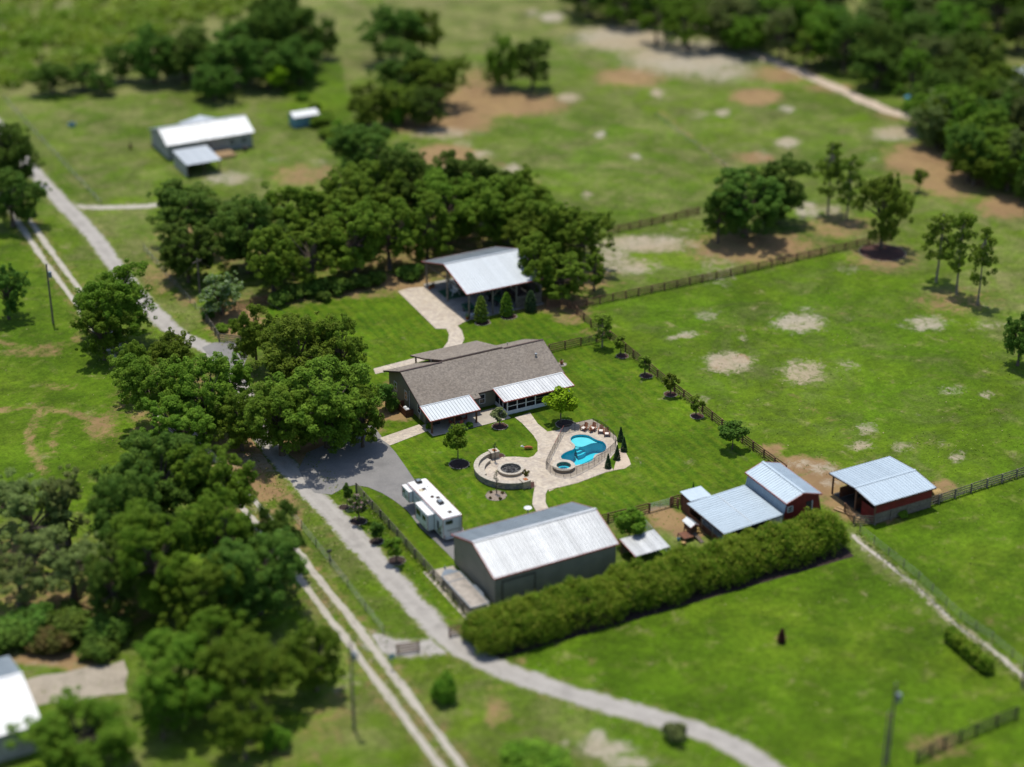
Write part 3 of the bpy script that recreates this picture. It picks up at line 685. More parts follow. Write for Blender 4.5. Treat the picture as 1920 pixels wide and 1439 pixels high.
def siding(parent, p, u, width, top, mat, pw=.9, name='wall_panel', rib=.02):
    """vertical ribbed sheets; top(s) gives the height at distance s"""
    u = Vector(u).normalized(); n = max(1, round(width/pw)); w_ = width/n; up = Vector((0, 0, 1)); nn = u.cross(up)
    cache = {}
    for i in range(n):
        s0, s1 = i*w_, (i+1)*w_-.006; key = (round(top(s0), 2), round(top(s1), 2))
        if key not in cache:
            xs = [0]; hs = [0]
            for k in range(3):
                c = w_*(k+.5)/3; xs += [c-.05, c-.025, c+.025, c+.05]; hs += [0, rib, rib, 0]
            xs.append(w_-.006); hs.append(0); tp = [key[0]+(key[1]-key[0])*x/w_ for x in xs]
            vs = [(x, 0, h) for x, h in zip(xs, hs)]+[(x, t_, h) for x, t_, h in zip(xs, tp, hs)]; q = len(xs)
            me = bpy.data.meshes.new(name); me.from_pydata(vs, [], [(j, j+1, j+1+q, j+q) for j in range(q-1)]); me.update(); me.materials.append(mat); cache[key] = me
        inst(name, cache[key], parent, basis(Vector(p)+u*s0+nn*.01, u, up))
def window(parent, c, u, wd, ht, fr=.09, mull=True, name='window'):
    """c = centre on the wall, u = along the wall; outward = u x z"""
    u = Vector(u).normalized(); up = Vector((0, 0, 1)); n = u.cross(up); c = Vector(c)+n*.02
    m = MB()
    for a, b in ((-1, 0), (1, 0)): m.bar(c+u*a*(wd/2)-up*ht/2, c+u*a*(wd/2)+up*ht/2, fr, .06, up=n)
    for a in (-1, 1): m.bar(c-u*(wd/2+fr/2)+up*a*ht/2, c+u*(wd/2+fr/2)+up*a*ht/2, .06, fr)
    if mull: m.bar(c-u*wd/2, c+u*wd/2, .05, fr*.7)
    w_ = m.build(name, M['white'], parent)
    MB().bar(c-u*(wd/2-fr/2)+n*-.004, c+u*(wd/2-fr/2)+n*-.004, .02, ht-fr).build('pane', M['glass'], w_)
    return w_

def make_shop():
    t = thing('workshop_building', 'big olive metal workshop with bright ribbed metal roof behind the long hedge', 'workshop', (-12.8, -31, 0))
    x0, x1, y0, y1, ze, zr, yr = -21.15, -4.4, -36.55, -25.3, 4.0, 5.95, -31.0
    X0, X1, Y0, Y1 = -20.9, -4.65, -36.25, -25.6
    gable_metal(t, x0, x1, y0, y1, ze, zr, yr, M['galv_bright'], M['galv_dull_dimmed'], trim=M['trimred'])  # back slope's dimmer sky reflection is put into its darker metal
    MB().box(X0+.03, X1-.03, Y0+.03, Y1-.03, .0, 3.86).build('wall', M['olive'], t)
    tz = lambda y: 3.9+(5.75-3.9)*(1-abs(y-yr)/(yr-Y0))
    gb = MB()
    for x in (X0+.03, X1-.03):
        gb.add([(x, Y0, 3.86), (x, Y1, 3.86), (x, yr, 5.7)], [(0, 1, 2)])
    gb.build('gable', M['olive'], t)
    siding(t, (X0, Y1, 0), (0, -1, 0), Y1-Y0, lambda s: tz(Y1-s), M['olive'])
    siding(t, (X1, Y0, 0), (0, 1, 0), Y1-Y0, lambda s: tz(Y0+s), M['olive'])
    siding(t, (X0, Y0, 0), (1, 0, 0), X1-X0, lambda s: 3.85, M['olive'])
    siding(t, (X1, Y1, 0), (-1, 0, 0), X1-X0, lambda s: 3.85, M['olive'])
    d = MB().box(X0+1.0, X0+5.2, Y0-.05, Y0-.02, .02, 3.05).build('roll_up_door', M['olive'], t)
    MB().bar((X0+.9, Y0-.06, 3.1), (X0+5.3, Y0-.06, 3.1), .08, .12).bar((X0+5.25, Y0-.06, 0), (X0+5.25, Y0-.06, 3.05), .1, .08).bar((X0+.95, Y0-.06, 0), (X0+.95, Y0-.06, 3.05), .1, .08).build('door_frame', M['black'], d)
    for k in range(6): MB().box(X0+1.02, X0+5.18, Y0-.065, Y0-.052, .1+k*.5, .52+k*.5).build('door_slat', M['olive'], d)
    for x, y in ((X0, Y0), (X1, Y0), (X0, Y1), (X1, Y1)):
        MB().box(x-.05, x+.05, y-.05, y+.05, 0, 3.84).build('corner_trim', M['olive'], t)
    MB().box(X0-.12, X0-.04, Y0+.1, Y0+.25, 3.55, 3.75).build('wall_lamp', M['white'], t)
make_shop()

def make_house():
    t = thing('main_house', 'long olive house with grey brown shingle roof and two metal lean-to roofs', 'house', (2.5, 14, 0))
    R0 = MB(); x0, x1, xm = -8.95, 13.85, 0.0; yr, zr = 15.8, 5.4; sl_ = .404
    zf = lambda y: zr-sl_*abs(y-yr)
    R0.slab([(x0, 8.5, zf(8.5)), (xm, 8.5, zf(8.5)), (xm, yr, zr), (x0, yr, zr)], .16)
    R0.slab([(xm+.002, 9.35, zf(9.35)), (x1, 9.35, zf(9.35)), (x1, yr, zr), (xm+.002, yr, zr)], .16)
    R0.slab([(x0, yr, zr), (x1, yr, zr), (x1, 21.75, zf(21.75)), (x0, 21.75, zf(21.75))], .16)
    rf = R0.build('roof', M['shingle'], t)
    MB().bar((x0, yr, zr+.03), (-2.5, yr, zr+.03), .28, .07).build('ridge_cap', M['fascia'], rf)
    MB().bar((7.4, yr, zr+.03), (x1, yr, zr+.03), .28, .07).build('ridge_cap', M['fascia'], rf)
    MB().bar((-2.4, yr+.12, zr+.08), (7.3, yr+.12, zr+.08), .12, .16).build('ridge_cap', M['fascia'], rf)
    for x in (x0-.03, x1+.03):
        for ya, yb in ((8.5 if x < 0 else 9.35, yr), (yr, 21.75)):
            MB().bar((x, ya, zf(ya)-.09), (x, yb, zf(yb)-.09), .06, .2).build('bargeboard', M['fascia'], rf)
    MB().bar((x0, 8.46, zf(8.5)-.09), (xm, 8.46, zf(8.5)-.09), .06, .18).build('fascia', M['fascia'], rf)
    MB().bar((xm, 9.31, zf(9.35)-.09), (x1, 9.31, zf(9.35)-.09), .06, .18).build('fascia', M['fascia'], rf)
    MB().lathe(11.3, 13.2, [(.0, zf(13.2)+.5), (.2, zf(13.2)+.48), (.2, zf(13.2)+.3), (.12, zf(13.2)+.3), (.12, zf(13.2)-.1)], 12).build('roof_vent', M['steel'], rf)
    for vx, vy in ((-3, 18.3), (9.5, 18.6)): MB().tube([(vx, vy, zf(vy)-.1), (vx, vy, zf(vy)+.45)], .06).build('vent_pipe', M['steel'], rf)
    # walls
    X0, X1, Ya, Yb, Y1 = -8.35, 13.3, 9.15, 10.0, 21.2
    th = .12
    def gable(x, ya):
        return MB().add([(x, ya, 0), (x, Y1, 0), (x, Y1, zf(Y1)-.17), (x, yr, zr-.18), (x, ya, zf(ya)-.17), (x+th, ya, 0), (x+th, Y1, 0), (x+th, Y1, zf(Y1)-.17), (x+th, yr, zr-.18), (x+th, ya, zf(ya)-.17)],
            [(0, 1, 2, 3, 4), (9, 8, 7, 6, 5), (0, 4, 9, 5), (1, 6, 7, 2), (0, 5, 6, 1), (2, 7, 8, 3), (3, 8, 9, 4)])
    g1 = gable(X0, Ya).build('gable_wall', M['house'], t); g2 = gable(X1-th, Yb).build('gable_wall', M['house'], t)
    f1 = MB().box(X0+th+.002, -.6, Ya, Ya+th, 0, zf(Ya)-.17).build('front_wall', M['house'], t)
    MB().box(-.6, -.48, Ya+.003, Yb, 0, zf(Yb)-.25).build('return_wall', M['house'], t)
    f2 = MB().box(-.477, X1-th-.002, Yb, Yb+th, 0, zf(Yb)-.17).build('front_wall', M['house'], t)
    MB().box(X0+th+.002, X1-th-.002, Y1-th, Y1-.002, 0, zf(Y1)-.17).build('back_wall', M['house'], t)
    for x, ya in ((X0, Ya), (X1, Yb)):
        MB().bar((x, ya-.02, 0), (x, ya-.02, zf(ya)-.2), .12, .05).build('corner_board', M['house'], t)
    # openings
    for yy, zz, hh in ((18.9, 1.6, 1.3), (15.4, 1.7, 1.3), (11.0, 1.5, 1.2)): window(g1, (X0, yy, zz), (0, -1, 0), .9, hh)
    MB().tube([(X0-.05, 14.2, .1), (X0-.05, 14.2, 2.9)], .05).build('downpipe', M['white'], g1)
    window(f2, (.95, Yb, 1.35), (1, 0, 0), .85, 1.4)
    window(f1, (-6.5, Ya, 1.45), (1, 0, 0), 1.2, 1.2); window(f1, (-2.6, Ya, 1.1), (1, 0, 0), 1.7, 2.0, mull=False, name='patio_door')
    window(f2, (5.6, Yb, 1.1), (1, 0, 0), 1.8, 2.0, mull=False, name='patio_door'); window(f2, (10, Yb, 1.4), (1, 0, 0), 1.4, 1.2)
    MB().box(X0-.4, X0-.02, 10.0, 10.4, .4, 1.1).build('meter_box', M['steel'], g1)
    # patio roof
    p = MB().slab([(-9.2, 5.6, 2.25), (-1.55, 5.6, 2.25), (-1.55, 8.9, 2.98), (-9.2, 8.9, 2.98)], .07).build('patio_roof', M['galv'], t)
    ribbed(p, 'roof_panel', (-9.2, 5.6, 2.262), (1, 0, 0), (0, 3.3, .73), 7.65, 3.38, M['galv'], nr=2)
    for a, b in (((-9.2, 5.56, 2.19), (-1.55, 5.56, 2.19)), ((-9.24, 5.6, 2.2), (-9.24, 8.9, 2.93)), ((-1.51, 5.6, 2.2), (-1.51, 8.9, 2.93))):
        MB().bar(a, b, .08, .16).build('trim', M['trimred'], p)
    MB().bar((-9.2, 8.93, 3.02), (-1.55, 8.93, 3.02), .22, .04).build('flashing', M['galv'], p)
    for x in (-8.75, -5.3, -1.9): MB().box(x-.1, x+.1, 6.05, 6.25, .05, 2.26).build('post', M['cedar'], p)
    MB().bar((-9.0, 6.15, 2.22), (-1.7, 6.15, 2.22), .12, .2).build('beam', M['cedar'], p)
    # screened porch
    q = MB().slab([(2.25, 5.75, 2.45), (13.45, 5.75, 2.45), (13.45, 9.1, 3.02), (2.25, 9.1, 3.02)], .07).build('porch_roof', M['galv_bright'], t)
    ribbed(q, 'roof_panel', (2.25, 5.75, 2.462), (1, 0, 0), (0, 3.35, .57), 11.2, 3.4, M['galv_bright'], nr=2)
    for a, b in (((2.25, 5.71, 2.38), (13.45, 5.71, 2.38)), ((2.21, 5.75, 2.38), (2.21, 9.1, 2.95)), ((13.49, 5.75, 2.38), (13.49, 9.1, 2.95))):
        MB().bar(a, b, .08, .15).build('trim', M['trimred'], q)
    MB().bar((2.25, 9.13, 3.06), (13.45, 9.13, 3.06), .24, .04).build('flashing', M['galv_bright'], q)
    pr = MB().box(3.0, 13.0, 6.28, 6.42, 0, .55).box(3.0, 3.14, 6.422, 9.98, 0, .55).box(12.86, 13.0, 6.422, 9.98, 0, .55).build('porch_wall', M['white'], t)
    xs = [3.07, 4.6, 6.0, 7.5, 10.2, 12.93]
    for x in xs: MB().box(x-.07, x+.07, 6.29, 6.41, .55, 2.42).build('mullion', M['white'], pr)
    for y in (7.6, 8.7): MB().box(3.0, 3.12, y-.05, y+.05, .55, 2.6).build('mullion', M['white'], pr)
    for a, b in zip(xs[:-1], xs[1:]):
        MB().box(a+.07, b-.07, 6.345, 6.35, .56, 2.42).build('screen_pane', M['screen'], pr)
        if b-a > 2.0:
            for zz in (1.05, 1.5, 1.95): MB().box(a+.07, b-.07, 6.33, 6.37, zz, zz+.05).build('screen_rail', M['steel'], pr)
        else: MB().box(a+.07, b-.07, 6.31, 6.39, 1.2, 1.3).build('screen_rail', M['white'], pr)
    MB().box(3.05, 3.055, 6.43, 9.95, .56, 2.55).build('screen_pane', M['screen'], pr); MB().box(12.94, 12.945, 6.43, 9.95, .56, 2.55).build('screen_pane', M['screen'], pr)
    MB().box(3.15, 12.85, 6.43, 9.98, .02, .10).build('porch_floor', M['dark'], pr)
    for x, y in ((5.2, 8.6), (9, 8.4), (11.6, 7.6)):
        m = MB(); m.box(x-.45, x+.45, y-.4, y+.4, .4, .5); m.box(x-.45, x+.45, y+.3, y+.42, .5, 1.05)
        for sx in (-.4, .4):
            for sy in (-.35, .35): m.box(x+sx-.03, x+sx+.03, y+sy-.03, y+sy+.03, .1, .4)
        m.build('porch_bench', M['dark'], pr)
    # rear porch
    k = MB().slab([(-2.3, 16.2, 5.52), (7.3, 16.2, 5.52), (7.3, 24.3, 3.15), (-3.5, 24.3, 3.15), (-3.2, 20.4, 4.2)], .14).build('rear_porch_roof', M['shingle'], t)
    MB().bar((-3.52, 24.3, 3.06), (-3.22, 20.4, 4.12), .06, .2).bar((-3.22, 20.4, 4.12), (-2.32, 16.2, 5.44), .06, .2).build('fascia', M['fascia'], k)
    for x in (-2.9, 2, 6.9): MB().box(x-.1, x+.1, 23.6, 23.8, 0, 3.2).build('post', M['cedar'], k)
    # low planting edge by the front walls
    return t
make_house()

def make_carport():
    t = thing('pole_barn', 'open pole barn with bright metal roof beside the paved courtyard', 'barn', (19.5, 45.6, 0))
    x0, x1, y0, y1 = 12.3, 25.9, 37.45, 53.8
    rf = gable_metal(t, x0, x1, y0, y1, 4.5, 6.55, 45.6, M['galv'], M['galv_dull_dimmed'], ze2=4.0, trim=M['trimred'])
    for x in (12.9, 17.0, 21.2, 25.6):
        for y, z in ((37.9, 4.5), (45.6, 6.4), (53.3, 4.0)):
            if y == 45.6 and x in (17.0, 21.2): continue
            MB().box(x-.11, x+.11, y-.11, y+.11, 0, z).build('post', M['woodgrey'], t)
    for y, z in ((37.9, 4.34), (53.3, 3.9)): MB().bar((12.5, y, z-.12), (26, y, z-.12), .1, .3).build('beam', M['woodgrey'], t)
    for x in (12.9, 17.0, 21.2, 25.6):
        MB().bar((x, 37.9, 4.2), (x, 45.6, 6.2), .08, .2).bar((x, 45.6, 6.2), (x, 53.3, 3.75), .08, .2).bar((x, 37.9, 4.0), (x, 53.3, 3.6), .08, .15).build('truss', M['woodgrey'], t)
    for x, s in ((21.2, -1), (25.6, -1), (17, 1)): MB().bar((x, 37.9, 3.0), (x+s*1.3, 37.9, 4.2), .09, .12).build('brace', M['woodgrey'], t)
    for i in range(8): MB().box(21.35, 25.5, 37.86+.005*(i % 2), 37.92+.005*(i % 2), .15+i*.24, .36+i*.24).build('plank', M['woodgrey'], t)
    for i in range(10): MB().box(25.72+.004*(i % 2), 25.77+.004*(i % 2), 38.2, 53.0, .15+i*.3, .42+i*.3).build('plank', M['woodgrey'], t)
    MB().box(12.4, 26.0, 37.6, 53.6, -.1, .09).build('slab', M['concgrey'], t)
    MB().box(13.2, 17.0, 46.0, 50.0, .092, .10).build('green_mat', M['green'], t)
make_carport()

def make_barn():
    t = thing('red_barn', 'small red gambrel barn with blue grey metal roof above the hedge', 'barn', (21.3, -33.8, 0))
    y0, y1 = -38.25, -29.2; xr, zr = 21.35, 5.0; xl, xq, ze = 18.75, 24.15, 4.12
    gable_metal(t, y0, y1, xl, xq, ze, zr, xr, M['galv_blue'], M['galv_blue'], axis='y', trim=M['trimred'])
    YA, YB = y0+.3, y1-.25
    for sgn, xt, xb in ((-1, 19.05, 18.3), (1, 23.85, 24.6)):
        c = MB().slab([(xt, YA, 4.0), (xt, YB, 4.0), (xb, YB, .5), (xb, YA, .5)][::1 if sgn > 0 else -1], .03).build('side_wall', M['galv_dull_dimmed'], t)
        v = Vector((xt-xb, 0, 3.5)); 
        if sgn < 0: ribbed(c, 'wall_sheet', (xb-.03, YB, .5), (0, -1, 0), v, YB-YA, v.length, M['galv_blue'], pw=.9, nr=2, rib_w=.10)
        else: ribbed(c, 'wall_sheet', (xb+.03, YA, .5), (0, 1, 0), v, YB-YA, v.length, M['galv_blue'], pw=.9, nr=2, rib_w=.10)
    prof = [(18.35, .0), (24.55, .0), (24.55, .5), (23.82, 3.95), (xr, 4.82), (19.08, 3.95), (18.35, .5)]
    for y in (YA+.03, YB-.12):
        n = len(prof); MB().add([(x, y, z) for x, z in prof]+[(x, y+.1, z) for x, z in prof], [tuple(range(n)), tuple(range(2*n-1, n-1, -1))]+[(i, (i+1) % n, (i+1) % n+n, i+n) for i in range(n)]).build('gable_wall', M['redwall'], t)
    for i in range(12):                                # boards of the near gable
        xa = 18.5+i*.5; xm_ = xa+.24
        zt = lambda x: .5+(x-18.35)/.73*3.45 if x < 19.08 else (3.95+(x-19.08)/(xr-19.08)*.87 if x < xr else (4.82-(x-xr)/(23.82-xr)*.87 if x < 23.82 else 3.95-(x-23.82)/.73*3.45))
        MB().add([(xa, YA, .05), (xa+.47, YA, .05), (xa+.47, YA, max(.3, zt(xa+.47)-.06)), (xa, YA, max(.3, zt(xa)-.06))], [(0, 1, 2, 3)]).build('board', M['redwall'], t)
    window(t, (19.55, YA-.03, 3.0), (1, 0, 0), .75, .7, .11)
    d = MB().box(22.0, 22.85, YA-.05, YA-.01, .1, 3.4).build('door_opening', M['dark'], t)
    MB().box(22.87, 22.97, YA-.1, YA-.02, .1, 3.4).build('door_jamb', M['white'], d)
    MB().box(21.8, 24.0, YA-1.0, YA-.01, .1, .25).build('door_step', M['woodgrey'], t)
    # lean-to
    k = thing('lean_to_shed', 'wide low metal-roofed lean-to stall joined to the red barn', 'shed', (14, -34, 0))
    rfp = [(9.6, -38.3, 2.35), (18.25, -38.3, 2.75), (18.25, -29.85, 2.75), (9.6, -29.85, 2.35)]
    rf = MB().slab(rfp, .07).build('roof', M['galv_blue'], k)
    ribbed(rf, 'roof_panel', (18.25, -38.3, 2.765), (0, 1, 0), (-8.65, 0, -.4), 8.45, 8.66, M['galv_blue'], pw=.9, nr=2, rib_w=.10)
    MB().bar((13.9, -38.2, 2.60), (13.9, -29.9, 2.60), .06, .05).build('seam', M['white'], rf)
    MB().bar((9.57, -38.3, 2.27), (9.57, -29.85, 2.27), .06, .16).build('trim', M['fascia'], rf)
    for y in (-38, -35.4, -32.8, -30.1): MB().box(9.85, 10.0, y-.07, y+.07, 0, 2.3).build('post', M['wood'], k)
    for x in (12.8, 15.8): 
        for y in (-38, -30.1): MB().box(x-.07, x+.07, y-.07, y+.07, 0, 2.4).build('post', M['wood'], k)
    for i in range(3): MB().box(9.87, 9.93, -38, -30.1, .2+i*.28, .44+i*.28).build('board', M['rust'], k)
    for i in range(8): MB().box(10.1, 18.2, -29.98+.004*(i % 2), -29.94+.004*(i % 2), .1+i*.28, .36+i*.28).build('board', M['rust'], k)
    m = MB()
    for zz in (1.15, 1.45, 1.75): m.tube([(9.8, -38, zz), (9.8, -33, zz)], .035, 6)
    for yy in (-37.9, -35.5, -33.1): m.tube([(9.8, yy, .6), (9.8, yy, 1.75)], .035, 6)
    m.build('pipe_gate', M['steel'], k)
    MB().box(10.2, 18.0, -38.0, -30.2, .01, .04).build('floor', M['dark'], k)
    b = thing('tack_shed', 'small brown board shed with flat metal roof at the stall corner', 'shed', (11.8, -28.6, 0))
    rf = MB().slab([(10.2, -29.75, 2.45), (13.35, -29.75, 2.45), (13.35, -27.25, 2.6), (10.2, -27.25, 2.6)], .07).build('roof', M['galv_blue'], b)
    ribbed(rf, 'roof_panel', (10.2, -29.75, 2.465), (1, 0, 0), (0, 2.5, .15), 3.15, 2.5, M['galv_blue'], nr=2, rib_h=.015)
    for i in range(10):
        y = -29.7+i*.235; MB().box(10.35+.004*(i % 2), 10.4+.004*(i % 2), y, y+.225, .05, 2.44).build('board', M['rust'], b)
    for i in range(12):
        x = 10.42+i*.23; MB().box(x, x+.22, -27.42+.004*(i % 2), -27.37+.004*(i % 2), .05, 2.5).build('board', M['rust'], b)
    MB().box(13.15, 13.2, -29.7, -27.4, .05, 2.44).build('wall', M['rust'], b)
    # open metal-roofed shelter behind the tree
    s = thing('low_shelter', 'low lean-to shelter with ribbed metal roof between workshop and chicken coop', 'shelter', (.4, -34.8, 0))
    rf = MB().slab([(-2.15, -36.9, 1.75), (2.7, -36.9, 1.75), (2.7, -33.1, 2.15), (-2.15, -33.1, 2.15)], .06).build('roof', M['galv_bright'], s)
    ribbed(rf, 'roof_panel', (-2.15, -36.9, 1.765), (1, 0, 0), (0, 3.8, .4), 4.85, 3.82, M['galv_bright'], pw=.8, nr=2)
    MB().bar((-2.19, -36.9, 1.68), (-2.19, -33.1, 2.08), .06, .14).build('trim', M['trimred'], rf)
    for x in (-2, 2.55):
        for y, z in ((-36.7, 1.72), (-33.3, 2.06)): MB().box(x-.06, x+.06, y-.06, y+.06, 0, z).build('post', M['wood'], s)
    for i in range(5): MB().box(-1.9, 2.5, -33.24, -33.2, .1+i*.3, .37+i*.3).build('board', M['woodgrey'], s)
    # chicken coop
    c = thing('chicken_coop', 'small raised wooden chicken coop with white gable roof and ramp', 'chicken coop', (8.3, -33.2, 0))
    for i, (xa, xb) in enumerate(((7.55, 8.2), (8.85, 8.2))):
        MB().slab([(xa, -34.0, 1.55), (xb, -34.0, 1.95), (xb, -32.0, 1.95), (xa, -32.0, 1.55)][::1 if i == 0 else -1], .05).build('roof', M['white'] if i == 0 else M['galv_dull_dimmed'], c)
    MB().bar((7.53, -34.03, 1.48), (8.2, -34.03, 1.9), .05, .1).bar((8.2, -34.03, 1.9), (8.87, -34.03, 1.48), .05, .1).build('trim', M['trimred'], c)
    MB().box(7.75, 8.65, -33.8, -32.2, .55, 1.5).build('hut', M['rust'], c)
    for x in (7.78, 8.62):
        for y in (-33.77, -32.23): MB().box(x-.05, x+.05, y-.05, y+.05, 0, .55).build('leg', M['wood'], c)
    MB().bar((8.2, -33.85, .58), (8.3, -35.6, .08), .5, .05).build('ramp', M['woodgrey'], c)
    for i in range(7): MB().bar((7.98, -34.0-i*.22, .60-i*.063), (8.48, -34.0-i*.22, .60-i*.063), .04, .03).build('ramp_cleat', M['wood'], c)
    MB().box(6.3, 7.7, -34.6, -33.0, .5, .6).build('run_deck', M['rust'], c)
    for x in (6.35, 7.6):
        for y in (-34.55, -33.05): MB().box(x-.05, x+.05, y-.05, y+.05, 0, .5).build('leg', M['wood'], c)
    k2 = thing('feed_bucket', 'round rust coloured feed bucket on the bare soil beside the coop', 'bucket', (5.9, -35.0, 0))
    MB().lathe(5.9, -35.0, [(.01, 0), (.26, 0), (.33, .5), (.29, .5), (.25, .08), (.01, .08)], 14).build('tub', M['rust'], k2)
    MB().lathe(5.9, -35.0, [(.29, .44), (.01, .45)], 14).build('feed', M['hay'], k2)
    k3 = thing('green_pail', 'small green pail on bare soil near the coop', 'pail', (6.0, -33.7, 0))
    MB().lathe(6.0, -33.7, [(.01, 0), (.16, 0), (.2, .32), (.17, .32), (.14, .05), (.01, .05)], 12).build('pail_body', M['teal'], k3)
    MB().tube([(6-.19, -33.7, .31), (6-.1, -33.7, .46), (6.1, -33.7, .46), (6.19, -33.7, .31)], .012, 5).build('handle', M['steel'], k3)
    ch = thing('straw_pile', 'golden straw pile between the coop and the stall', 'straw', (9.2, -33.0, 0))
    m = MB(); 
    for i in range(60):
        a = rnd.uniform(0, 6.28); r = rnd.uniform(0, .8); z = .45*(1-r/.85)+.05; p = Vector((9.2+r*math.cos(a), -33+r*math.sin(a), z)); d = Vector((rnd.uniform(-1, 1), rnd.uniform(-1, 1), rnd.uniform(-.3, .3))).normalized()*.25
        m.bar(p-d, p+d, .08, .08)
    m.build('straw', M['hay'], ch)
make_barn()

def make_stable():
    t = thing('open_stable', 'open timber stable with wide pale metal roof east of the barn', 'stable', (34.3, -37.4, 0))
    x0, x1, y0, y1 = 29.4, 39.2, -42.2, -32.75
    gable_metal(t, x0, x1, y0, y1, 3.0, 3.45, -37.9, M['galv_blue'], M['galv_blue'], trim=M['fascia'])
    for x in (29.9, 33, 36, 38.8):
        for y in (-41.8, -37.9, -33.1): MB().box(x-.09, x+.09, y-.09, y+.09, 0, 2.95 if y != -37.9 else 3.3).build('post', M['wood'], t)
    for i in range(9): MB().box(30.0, 38.8, -41.93+.004*(i % 2), -41.88+.004*(i % 2), .1+i*.29, .36+i*.29).build('board', M['redwall'] if i > 4 else M['woodgrey'], t)
    for i in range(9): MB().box(38.86, 38.91, -41.8, -33.2, .1+i*.29, .36+i*.29).build('board', M['woodgrey'], t)
    for i in range(7): MB().box(29.82, 29.87, -41.8, -39.2, .1+i*.29, .36+i*.29).build('board', M['redwall'], t)
    for i, (x, y) in enumerate(((31, -37.8), (31, -34.5))): MB().box(30.0, 38.7, y, y+.06, .1, 1.6).build('partition', M['rust'], t)
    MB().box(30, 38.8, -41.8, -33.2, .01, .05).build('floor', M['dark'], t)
    h = thing('hay_bale', 'round straw bale beside the open stable', 'hay bale', (40.6, -40.6, 0))
    MB().tube([(40.0, -40.6, .75), (41.2, -40.6, .75)], .74, 18).build('bale', M['hay'], h, smooth=False)
    for x in (40.2, 40.6, 41.0): MB().tube([(x-.02, -40.6, .75), (x+.02, -40.6, .75)], .752, 18).build('twine', M['woodpale'], h)
    for i, (a, b) in enumerate((((27.6, -36.5), (29.5, -41.3)), ((28.2, -36.3), (30.1, -41.5)))):
        r = thing('timber_stack', ('raw timber beams lying in front of the open stable' if i == 0 else 'raw timber poles lying along the stable front post'), 'timber', (a[0], a[1], 0))
        for k in range(3): MB().bar((a[0]+k*.16, a[1], .1), (b[0]+k*.16, b[1], .1), .13, .13).build('beam', M['woodpale'], r)
make_stable()

